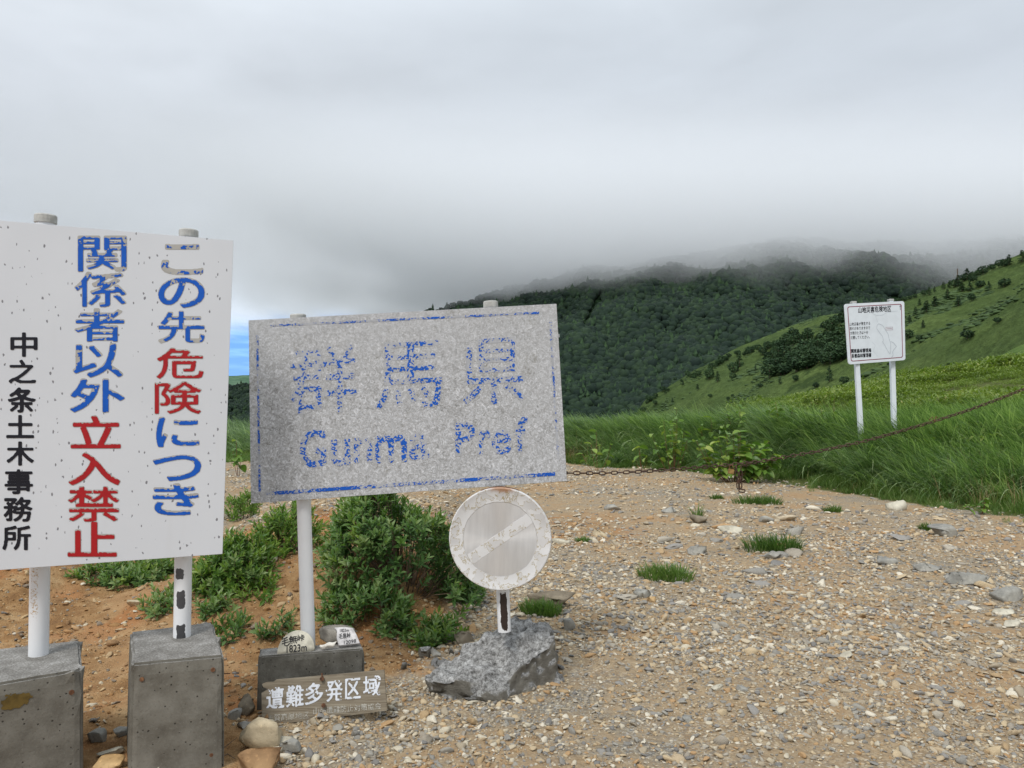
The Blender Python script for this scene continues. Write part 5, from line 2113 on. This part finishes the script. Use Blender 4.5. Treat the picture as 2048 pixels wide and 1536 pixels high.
def shrub(name, lab, px0, px1, py0, py1, base_py, depth, hgt_m, nsh, seed, shoots, cat='shrub', dz=.0, dd_=.5, fill=1.6, bright_top=True, tall=.55):
    """low bush filling the pixel box; a lumpy dome of leafy shoots over woody stems"""
    r_ = np.random.default_rng(seed)
    c = G((px0 + px1) / 2, base_py)
    depth = c[1]
    c[1] += dd_
    gz = float(hgt(c[0], c[1]))
    root = empty(name, (c[0], c[1], gz), lab, cat)
    rx = (px1 - px0) / 2 / F * (depth + dd_ * .5)
    top = P((px0 + px1) / 2, py0, c[1])[2]
    H = max(top - gz, .10)
    made = 0
    stems = MB()
    cand = []
    tries = 0
    while len(cand) < int(nsh * (1 + fill)) and tries < 90000:
        tries += 1
        u = r_.uniform(-1, 1)
        v = r_.uniform(-1, 1)
        if abs(u) ** 3 + abs(v) ** 3 > 1:
            continue
        lump = 1 + .30 * (2 * float(vn(np.array([u * 2.2 + seed]), np.array([v * 2.2])).item()))
        hh = max(0.0, 1 - (abs(u) ** 3 + abs(v) ** 3)) ** tall * lump
        if float(vn(np.array([u * 3.4 + seed * 2]), np.array([v * 3.4 + 8])).item()) < -.24:
            continue
        x = c[0] + u * rx
        y = c[1] + v * dd_
        zb = float(hgt(x, y))
        layer = r_.random()
        k_ = 1.0 if layer < .6 else r_.uniform(.35, .9)
        z = zb + (H - .1) * hh * k_
        z = max(z, zb + .005)
        cand.append((x, y, z, u, v, k_))
    # nearest and topmost first
    cand.sort(key=lambda q: (-q[5], q[1] - q[2] * .8))
    rest = VB()
    for j, (x, y, z, u, v, k_) in enumerate(cand):
        sh = shoots[r_.integers(0, len(shoots))]
        tilt = .75 * math.hypot(u, v) + r_.normal(0, .22)
        azm = math.atan2(v, u) + r_.normal(0, .35)
        ax = Vector((-math.sin(azm), math.cos(azm), 0))
        M = Matrix.Rotation(tilt, 3, ax) @ Matrix.Rotation(r_.uniform(0, 6.28), 3, 'Z')
        sc_ = r_.uniform(.7, 1.2)
        if j < nsh:
            o = bpy.data.objects.new('shoot', sh)
            COL.objects.link(o)
            o.parent = root
            o.location = (x - c[0], y - c[1], z - gz - .05)
            o.rotation_euler = M.to_euler()
            o.scale = (sc_,) * 3
        else:
            Vn = np.empty(len(sh.vertices) * 3, np.float32)
            sh.vertices.foreach_get('co', Vn)
            Vn = Vn.reshape(-1, 3) @ np.array(M).T * sc_ + np.array([x, y, z - .06])
            b = len(rest.V)
            rest.V += [tuple(q) for q in Vn.tolist()]
            tt = np.empty(len(sh.vertices), np.float32)
            sh.attributes['tint'].data.foreach_get('value', tt)
            rest.T += tt.tolist()
            rest.F += [tuple(i + b for i in p.vertices) for p in sh.polygons]
        if j % 7 == 0:
            bx, by = c[0] + u * rx * .35, c[1] + v * dd_ * .35
            bz = float(hgt(bx, by)) - .02
            stems.tube([(bx, by, bz), ((bx + x) / 2, (by + y) / 2, bz + (z - bz) * .6), (x, y, z)], [.006, .004, .002], 4, False)
    if rest.V:
        f_ = obj('foliage', rest.me('foliage', shoots[0].materials[0]), root)
        f_['kind'] = 'stuff'
    if stems.V:
        s_ = obj('stems', stems.me('stems', M_TWIG), root)
        s_['kind'] = 'stuff'
    return root


shrub('shrub', 'large dense dark green shrub between the middle post and the round sign', 640, 925, 1004, 1250, 1238, 5.45, .6, 285, 11, SH_D + SH_B[:4], dd_=.55, fill=2.0, tall=.36)
shrub('shrub', 'low grey-green leafy branches spilling below the large shrub beside the lettered block', 650, 800, 1170, 1265, 1268, 4.75, .2, 80, 12, SH_D, dd_=.16, fill=.7, tall=.5)
shrub('shrub', 'bright green shrub just left of the middle post, under the weathered board', 498, 604, 1012, 1110, 1112, 6.1, .3, 110, 13, SH_B, dd_=.3, fill=.8)
shrub('shrub', 'spreading green shrub right of the tall white board, above the second footing', 382, 500, 1075, 1205, 1195, 5.2, .35, 150, 14, SH_B + SH_D[:3], dd_=.28, fill=.9)
shrub('shrub', 'low green plants seen under the tall white board between its posts', 150, 325, 1115, 1185, 1180, 6.2, .3, 130, 15, SH_D[:5] + SH_B[:3], dd_=.3, fill=.6)
shrub('shrub', 'small sprig behind the left edge of the flaked post of the tall board', 290, 352, 1178, 1240, 1232, 4.9, .12, 34, 16, SH_D, dd_=.16, fill=.2)
shrub('shrub', 'little leafy seedling alone on the brown bank left of the middle post', 478, 535, 1150, 1202, 1200, 4.95, .15, 26, 17, SH_B, dd_=.12, fill=.2)
shrub('shrub', 'small fresh green plant between the lettered block and the broken concrete footing', 828, 895, 1232, 1308, 1300, 4.35, .16, 46, 18, SH_B[:3] + SH_D[:3], dd_=.16, fill=.3)
shrub('shrub', 'tiny plant right of the second concrete footing', 432, 468, 1252, 1290, 1288, 4.5, .08, 16, 19, SH_D, dd_=.08, fill=.2)
shrub('shrub', 'sparse sprig right of the flaked post near the second footing', 400, 442, 1190, 1240, 1238, 4.7, .1, 20, 20, SH_D, dd_=.12, fill=.2)
shrub('shrub', 'grassy green bush in the gap between the two large boards', 440, 490, 985, 1046, 1044, 8.6, .3, 60, 22, SH_B, dd_=.3, fill=.6)
shrub('shrub', 'faint low sprouts on the soil left of the lettered block', 530, 575, 1248, 1292, 1290, 4.35, .06, 12, 23, SH_D, dd_=.1, fill=.1)
shrub('shrub', 'small leafy sprig under the lower left rim of the round sign', 868, 950, 1160, 1212, 1206, 4.95, .12, 36, 24, SH_D, dd_=.16, fill=.3)


# bare twigs lying on the bank
for lab_, pxs in (('pale bare twig on the brown bank between the green shrub and the middle post', [(508, 1134), (524, 1146), (539, 1158), (556, 1150), (572, 1146)]),
                  ('dark bare twig trailing under the spreading shrub beside the second footing', [(438, 1212), (462, 1196), (486, 1180), (500, 1166), (520, 1160)]),
                  ('brown twig lying before the foot of the second footing at the bottom edge', [(385, 1532), (410, 1527), (432, 1524), (455, 1521), (470, 1523)])):
    q_ = [Vector(G(*p_)) + Vector((0, 0, .012 + .012 * (i_ % 2))) for i_, p_ in enumerate(pxs)]
    t_ = empty('twig', q_[0], lab_, 'twig')
    obj('twig_stem', MB().tube(q_, [.004, .0045, .004, .003, .0015], 6).me('twig_stem', M_TWIG), t_)
    m_ = (q_[1] + q_[2]) / 2
    obj('side_twig', MB().tube([m_, m_ + Vector((.05, .05, .03)), m_ + Vector((.09, .06, .06))], [.0025, .002, .001], 5).me('side_twig', M_TWIG), t_)


# ------------------------------------------------------------------ broad-leaved plants in the grass
def bigleaf(seed, L, w_):
    mb = VB()
    r_ = np.random.default_rng(seed)
    n_ = 7
    V, Fc = [], []
    cv_ = r_.uniform(.1, .4)
    for i in range(n_):
        t = i / (n_ - 1)
        wf = math.sin(math.pi * (t * .86 + .10)) ** .8 if 0 < i < n_ - 1 else (.25 if i == 0 else .02)
        z = -cv_ * L * t * t
        V += [(-w_ / 2 * wf, L * t, z + .22 * w_ * wf), (0, L * t, z), (w_ / 2 * wf, L * t, z + .22 * w_ * wf)]
    for i in range(n_ - 1):
        b = i * 3
        Fc += [(b, b + 1, b + 4, b + 3), (b + 1, b + 2, b + 5, b + 4)]
    mb.add(V, Fc)
    mb.T = [r_.random()] * len(V)
    return mb.me('leaf', M_KNOT)


BL = [bigleaf(i, 1.0, .62) for i in range(6)]


def broadplant(lab, px, base_py, wp, top_py, nleaf, lsz, seed, depth=None, cat='plant', name='broadleaf_plant'):
    nleaf = int(nleaf * 1.9)
    r_ = np.random.default_rng(seed)
    p = G(px, base_py) if depth is None else P(px, base_py, depth)
    if depth is not None:
        p[2] = float(hgt(p[0], p[1]))
    d = p[1]
    topz = P(px, top_py, d)[2]
    H = max(topz - p[2], .2)
    root = empty(name, p, lab, cat)
    rw = wp / 2 / F * d
    ns = max(4, nleaf // 7)
    k = 0
    for s_ in range(ns):
        a = r_.uniform(-1, 1)
        tx, ty = a * rw, r_.uniform(-.3, .3) * rw
        hz_ = H * r_.uniform(.3, 1.0) * (1 - .25 * abs(a))
        q = [Vector((tx * .3, ty * .3, 0)), Vector((tx * .75, ty * .7, hz_ * .5)), Vector((tx, ty, hz_))]
        st = MB().tube(q, [.006, .005, .003], 5, False).me('stem', M_STEMRED)
        obj('stem', st, root, local=True)
        m_ = nleaf // ns
        for j in range(m_):
            t = .25 + .75 * (j + 1) / m_
            c = q[0].lerp(q[1], t * 2) if t < .5 else q[1].lerp(q[2], t * 2 - 1)
            o = bpy.data.objects.new('leaf', BL[r_.integers(0, 6)])
            COL.objects.link(o)
            o.parent = root
            o.location = c
            o.rotation_euler = (r_.uniform(-.5, .55), r_.normal(0, .35), r_.uniform(0, 6.28))
            sz = lsz * r_.uniform(.6, 1.15)
            o.scale = (sz, sz, sz)
            k += 1
    return root


broadplant('broad-leaved plant standing behind the padlock on the chain', 1470, 964, 165, 858, 130, .23, 1)
for i, (px, bpy_, wp, tp_, nl_, ls, lab) in enumerate((
        (1345, 905, 90, 808, 36, .2, 'yellow-green leafy plant in the grass at the left end of the verge behind the chain'),
        (1500, 880, 110, 795, 40, .2, 'yellow-green leafy plant topping the grass above the plant behind the padlock'),
        (1575, 870, 80, 785, 34, .2, 'leafy plant topping the grass just left of the white map sign'),
        (1662, 860, 40, 768, 16, .2, 'single tall leafy stalk directly left of the white map sign posts'),
        (1425, 885, 70, 806, 20, .22, 'pair of upright pale leaves in the grass right of the weathered board'),
        (1285, 905, 30, 868, 6, .26, 'few large pale leaves low in the grass near the weathered board'),
        (1640, 935, 60, 905, 14, .22, 'low leaves beneath the chain left of the map sign'),
        (1960, 1030, 60, 990, 16, .10, 'small broad leaves at the foot of the right-hand grass'),
        (1195, 905, 60, 815, 10, .22, 'few pointed pale leaves topping the grass beside the weathered board'),
        (478, 915, 30, 838, 8, .24, 'pointed leaves topping the grass in the gap between the two large boards'))):
    broadplant(lab, px, bpy_, wp, tp_, nl_, ls, 50 + i, depth=G(px, min(bpy_ + 45, 1000))[1] + 1.0 if bpy_ < 960 else None)

# ------------------------------------------------------------------ dwarf bamboo heath on the knoll
hm = []
for i in range(6):
    r_ = np.random.default_rng(60 + i)
    mb = VB()
    for _ in range(90):
        a, q = r_.uniform(0, 6.28), .5 * math.sqrt(r_.random())
        e = r_.uniform(.3, 1.4)
        b_ = r_.uniform(0, 6.28)
        leaf(mb, (q * math.cos(a), q * math.sin(a), r_.uniform(.05, .38) * (1 - q)), (math.cos(b_) * math.sin(e), math.sin(b_) * math.sin(e), math.cos(e)), (0, 0, 1), r_.uniform(.07, .14), .035, r_.random())
    hm.append(mb.me('heath', M_BAMBOO))
hc = proto_coll('heath_clump', hm)
n = 9000
y = rng.uniform(13, 48, n)
x = rng.uniform(8, 40, n)
k = (edge_s(x, y) > 2.6) & (np.abs(x) < y * .8 + 1)
x, y = x[k], y[k]
pts = np.stack([x, y, hgt(x, y)], 1)
iv = in_view(pts, 60, 100)
pts = pts[iv]
n = len(pts)
hs = rng.uniform(.7, 1.5, n) * (1 + .9 * fbm(pts[:, 0] * .3, pts[:, 1] * .3, 3))
scatter('dwarf_bamboo', pts, np.stack([np.zeros(n), np.zeros(n), rng.random(n) * 6.28], 1), np.stack([hs * 1.2, hs * 1.2, hs * .9], 1), rng.integers(0, 6, n), hc, 'yellow-green dwarf bamboo covering the knoll behind the grass at right')
p = P(2038, 742, 40)
V, Fc = rock_np(88, 3, 10, .15, .5, .85)
o = obj('rock', mesh_np('rock', V * np.array([.75, .5, .35]), Fc, M_BROWNROCK))
p[2] = max(p[2], float(hgt(p[0], p[1])) + .1)
o.location = p
tag(o, 'dark boulder on the bamboo knoll at the right edge', 'rock')

# ------------------------------------------------------------------ forest on the mountain
def crown_mesh(seed, conifer=False):
    r_ = np.random.default_rng(seed)
    if conifer:
        mb = VB()
        n_ = 9
        V, Fc = [], []
        rings = 7
        for i in range(rings):
            t = i / (rings - 1)
            rad = (1 - t) ** .9 * .42 * (1.15 if i % 2 == 0 else .7)
            for j in range(n_):
                a = 6.283 * j / n_ + (i % 2) * .3
                q = rad * r_.uniform(.7, 1.25)
                V.append((q * math.cos(a), q * math.sin(a), t * 1.15 + r_.normal(0, .03) - (.06 if i % 2 == 0 else 0)))
        for i in range(rings - 1):
            for j in range(n_):
                Fc.append((i * n_ + j, i * n_ + (j + 1) % n_, (i + 1) * n_ + (j + 1) % n_, (i + 1) * n_ + j))
        mb.add(V, Fc)
        mb.T = [0.3] * len(V)
        return mb.me('crown', M_CONIF)
    V, Fc = ico(2)
    off = r_.uniform(0, 30, 3)
    d = np.array([mnoise.fractal(Vector(v * 1.7 + off), 1, 2, 3) for v in V])
    V = V * (1 + .33 * d)[:, None] * np.array([.5, .5, .45]) + np.array([0, 0, .35])
    me = mesh_np('crown', V, Fc, M_TREE, False)
    a = me.attributes.new('tint', 'FLOAT', 'POINT')
    a.data.foreach_set('value', np.clip(.35 + d * .5, 0, 1).astype(np.float32))
    return me


cr = [crown_mesh(i) for i in range(9)] + [crown_mesh(20 + i, True) for i in range(3)]
crc = proto_coll('forest_tree', cr)
g3 = SL3


def bilerp(Gd, u, v):
    nu, nv = Gd.shape[:2]
    a, b = u * (nu - 1.001), v * (nv - 1.001)
    i, j = a.astype(int), b.astype(int)
    fa, fb = (a - i)[:, None], (b - j)[:, None]
    return (Gd[i, j] * (1 - fa) + Gd[i + 1, j] * fa) * (1 - fb) + (Gd[i, j + 1] * (1 - fa) + Gd[i + 1, j + 1] * fa) * fb


n = 85000
u = rng.random(n)
v = rng.random(n) ** .8
pts = bilerp(g3, u, v)
pu, pvv = proj(pts)
k = (pu > 400) & (pu < 2120) & (pts[:, 2] < 300)
# a landslip scar stays bare
scar = (np.abs((pu - 1180) - (640 - pvv) * .45) < 10) & (pvv > 590) & (pvv < 665)
k &= ~scar
pts = pts[k]
n = len(pts)
s = rng.uniform(6.5, 13, n) * (1 + .25 * fbm(pts[:, 0] * .01, pts[:, 1] * .01, 2))
idx = np.where(rng.random(n) < .12, rng.integers(9, 12, n), rng.integers(0, 9, n))
scatter('forest', pts, np.stack([np.zeros(n), np.zeros(n), rng.random(n) * 6.28], 1), np.stack([s, s, s * rng.uniform(.85, 1.25, n)], 1), idx, crc, 'dense dark forest covering the mountain')

# ------------------------------------------------------------------ trees on the grassy hillside
def tree_parts(seed, kind):
    """unit-height tree: (trunk mesh, crown mesh)"""
    r_ = np.random.default_rng(seed)
    tk = MB().tube([(0, 0, -.06), (r_.normal(0, .01), 0, .4), (r_.normal(0, .02), 0, .96)], [.028, .02, .005], 5).me('trunk', M_BARK)
    mb = VB()
    if kind == 'conifer':
        lv = 13
        for i in range(lv):
            t = i / (lv - 1)
            z = .10 + .86 * t
            rad = .27 * (1 - t) ** .8 + .02
            nbr = 8 if t < .8 else 5
            for j in range(nbr):
                if r_.random() < .14:
                    continue
                a = r_.uniform(0, 6.28)
                q = rad * r_.uniform(.6, 1.35)
                d = np.array([math.cos(a), math.sin(a), r_.uniform(-.25, .25)])
                for m_ in range(3):
                    c_ = np.array([0, 0, z]) + d * q * (m_ + .6) / 3
                    leaf(mb, c_, d + r_.normal(0, .5, 3), (0, 0, 1) + r_.normal(0, .4, 3), .10 + .05 * (1 - t), .075, r_.random(), .3, .4)
    else:
        for i in range(260):
            v_ = r_.normal(size=3)
            v_ /= np.linalg.norm(v_)
            q = r_.uniform(.6, 1.0)
            c_ = v_ * np.array([.46, .46, .40]) * q * (1 + .3 * mnoise.noise(Vector(v_ * 1.8) + Vector((seed, 0, 0)))) + np.array([0, 0, .52])
            leaf(mb, c_, v_ + r_.normal(0, .6, 3), v_ + r_.normal(0, .6, 3), .15, .13, r_.random(), .3, .3)
    return tk, mb.me('crown', M_CONIF)


TP = {k_: [tree_parts(i * 7 + (0 if k_ == 'conifer' else 3), k_) for i in range(4)] for k_ in ('conifer', 'round')}
flat = SL.reshape(-1, 3)
fpx, fpy = proj(flat)


def on_slope(px, py):
    d2 = (fpx - px) ** 2 + (fpy - py) ** 2
    near = d2 < 30
    if not near.any():
        i_ = int(np.argmin(d2))
    else:
        c = np.where(near)[0]
        i_ = c[int(np.argmin(flat[c, 1]))]
    return flat[i_].copy()


TREES = []


def tree(px, py, hpx, kind, label, group, cat='tree', wide=1.0):
    TREES.append((px, py, kind, group))
    p = on_slope(px, py)
    r = ray(px, py)
    # keep the pixel's azimuth
    p[0] = C0[0] + r[0] / r[1] * p[1]
    h_ = hpx / F * p[1]
    tk, cr_ = random.choice(TP[kind])
    e = empty('pine_tree' if kind == 'conifer' else 'bushy_tree', p, label, cat, group, rz=random.uniform(0, 6.28))
    for nm, me in (('trunk', tk), ('crown', cr_)):
        o = bpy.data.objects.new(nm, me)
        COL.objects.link(o)
        o.parent = e
        o.scale = (h_ * wide, h_ * wide, h_)
    TREES[-1] = TREES[-1] + (e,)
    return e


g_ridge = 'dark trees along the skyline of the grassy hillside'
l_ridge = 'dark tree on the skyline of the grassy hillside at the right'
for px, py, h_, k_, w_ in ((2044, 519, 21, 'conifer', 1.1), (2018, 526, 18, 'conifer', 1.2), (2008, 528, 15, 'round', 1), (1998, 530, 14, 'round', 1), (1983, 536, 12, 'round', 1.1), (1966, 544, 16, 'round', 1.1), (1958, 547, 13, 'round', 1.1), (1946, 551, 13, 'round', 1),
                           (1934, 555, 20, 'conifer', 1.2), (1927, 558, 13, 'round', 1), (1916, 567, 20, 'conifer', 1.1), (1908, 569, 14, 'round', 1.2), (1898, 571, 12, 'conifer', 1), (1887, 574, 13, 'conifer', 1.1), (1869, 580, 11, 'conifer', .9),
                           (1858, 585, 14, 'conifer', 1.2), (1848, 586, 10, 'round', 1.1), (1830, 591, 8, 'round', 1), (1820, 594, 7, 'round', 1.3), (1808, 598, 9, 'round', 1.2), (1797, 602, 10, 'round', 1.2), (1786, 606, 9, 'round', 1.3)):
    tree(px, py, h_ * 1.1, k_, l_ridge, g_ridge, wide=w_)
g_sl = 'small dark trees scattered on the grassy hillside'
l_sl = 'small dark tree standing apart on the open grassy hillside'
for px, py, h_, k_, w_ in ((1895, 594, 19, 'conifer', 1), (1917, 608, 18, 'conifer', 1.1), (1870, 609, 19, 'conifer', 1.3), (1853, 620, 20, 'conifer', 1.4), (1839, 605, 12, 'conifer', 1.1), (1831, 624, 15, 'conifer', 1), (1819, 641, 15, 'conifer', 1), (1846, 651, 15, 'conifer', .9),
                           (1924, 578, 17, 'conifer', 1.4), (1940, 577, 17, 'conifer', 1.1), (1960, 569, 13, 'round', 1.3), (1978, 576, 15, 'conifer', 1), (2008, 570, 16, 'round', 1.3), (1943, 597, 13, 'round', 1.1), (1838, 677, 10, 'round', 1.1),
                           (1817, 672, 18, 'round', 1), (1935, 678, 16, 'round', 1.5), (1945, 560, 12, 'round', 1.3), (1995, 640, 10, 'round', 1.4),
                           (1395, 776, 11, 'conifer', 1.1), (1418, 754, 21, 'round', .9), (1435, 759, 19, 'conifer', .9), (1466, 755, 13, 'round', 1), (1466, 742, 21, 'round', 1), (1479, 729, 26, 'conifer', 1), (1526, 706, 15, 'round', 1), (1534, 694, 14, 'round', 1.1), (1511, 736, 10, 'conifer', .8),
                           (1375, 747, 10, 'round', 1.1), (1366, 765, 8, 'conifer', 1.1), (1331, 783, 8, 'conifer', 1.1), (1296, 795, 10, 'round', 1), (1456, 797, 7, 'round', 1), (1465, 790, 6, 'round', 1), (1591, 758, 12, 'round', 1), (1560, 765, 13, 'conifer', .9), (1659, 758, 28, 'conifer', .8),
                           (1350, 752, 6, 'round', 1.4), (1388, 746, 6, 'round', 1.3), (1520, 770, 8, 'round', 1.3), (1632, 770, 10, 'round', 1.2), (1310, 805, 8, 'round', 1.2), (1345, 800, 7, 'conifer', 1), (1420, 790, 7, 'round', 1.2), (1688, 762, 14, 'round', 1.2)):
    tree(px, py, h_ * 1.1, k_, l_sl, g_sl, wide=w_)
g_gr = 'trees of the dark grove left of the map sign'
l_gr = 'dark tree in the dense grove on the hillside left of the map sign'
rt = np.random.default_rng(4)
for i in range(62):
    u_ = rt.random()
    px = 1528 + 172 * u_
    lo_ = 757 - 44 * u_
    hi_ = 722 - 52 * u_
    py = rt.uniform(hi_, lo_)
    tree(px, py, rt.uniform(18, 30), 'round' if rt.random() < .75 else 'conifer', l_gr, g_gr, wide=rt.uniform(.9, 1.4))
for i in range(34):
    u_ = rt.random()
    px = 1550 + 150 * u_
    py = rt.uniform(-8, 14) + 692 - 58 * u_
    tree(px, py, rt.uniform(12, 22), 'round' if rt.random() < .6 else 'conifer', l_gr, g_gr, wide=rt.uniform(.9, 1.3))
g_ed = 'bushes along the lower left edge of the hillside'
l_ed = 'low dark bush on the left crest of the grassy hillside against the forest'
for i in range(34):
    u_ = rt.random() ** .8
    px = 1268 + 250 * u_
    py = np.interp(px, [1268, 1290, 1340, 1400, 1480, 1520], [835, 800, 768, 738, 700, 690]) + rt.uniform(-1, 9) + (1 - u_) * 8 * rt.random()
    tree(px, py, rt.uniform(6, 13), 'round', l_ed, g_ed, cat='bush', wide=1.2)
# tussocks and low scrub that mottle the hillside
M_TUSS = m_leaf('hillside_tussock', [(.2, (.030, .058, .020)), (.45, (.05, .085, .028)), (.7, (.072, .118, .037)), (.95, (.10, .15, .047))], .9, .05, vary=1)
tus = []
for i in range(5):
    V, Fc = ico(2)
    d = np.array([mnoise.fractal(Vector(v * 2.2 + np.array([i * 9., 0, 0])), 1, 2, 3) for v in V])
    me = mesh_np('tussock', V * (1 + .4 * d)[:, None] * np.array([.5, .5, .30]), Fc, M_TUSS)
    a = me.attributes.new('tint', 'FLOAT', 'POINT')
    a.data.foreach_set('value', np.clip(.4 + d * .4, 0, 1).astype(np.float32))
    tus.append(me)
tusc = proto_coll('hillside_tussock', tus)
n = 34000
u = rng.random(n)
v = rng.random(n) * .97
pts = bilerp(SL, u, v)
pu, pvv = proj(pts)
k = (pu > 1220) & (pu < 2100)
k &= fbm(pts[:, 0] * .035, pts[:, 1] * .05 + 3, 4, .6) + .30 * rng.random(n) > .42
pts = pts[k]
n = len(pts)
sz = rng.uniform(.5, 1.7, n) * (1 + 1.0 * np.clip(fbm(pts[:, 0] * .02 + 8, pts[:, 1] * .03, 3), 0, 1))
scatter('hillside_scrub', pts - np.array([0, 0, .1]), np.stack([np.zeros(n), np.zeros(n), rng.random(n) * 6.28], 1), np.stack([sz * 1.3, sz, sz * .8], 1), rng.integers(0, 5, n), tusc, 'tussocks and low scrub mottling the grassy hillside')
# a bare pole on the skyline
p = on_slope(1912, 566)
pp = empty('ridge_pole', p, 'thin bare pole on the skyline among the trees at right', 'pole')
obj('pole_shaft', MB().tube([(0, 0, -1), (0, 0, 33 / F * p[1])], .16, 6).me('pole_shaft', M_TWIG), pp, local=True)


def ordn(i):
    return '%d%s' % (i, 'th' if 10 <= i % 100 <= 20 else {1: 'st', 2: 'nd', 3: 'rd'}.get(i % 10, 'th'))


for grp, what in ((g_ridge, 'on the skyline of the hillside'), (g_sl, 'standing apart on the open hillside'), (g_ed, 'on the left crest of the hillside')):
    for kd, adj in (('conifer', 'pointed dark tree'), ('round', 'rounded dark bush' if grp != g_ridge else 'rounded dark tree')):
        L_ = sorted([t_ for t_ in TREES if t_[3] == grp and t_[2] == kd], key=lambda t_: -t_[0])
        for i_, t_ in enumerate(L_):
            t_[4]['label'] = '%s %s, %s such from the right edge' % (adj, what, ordn(i_ + 1))
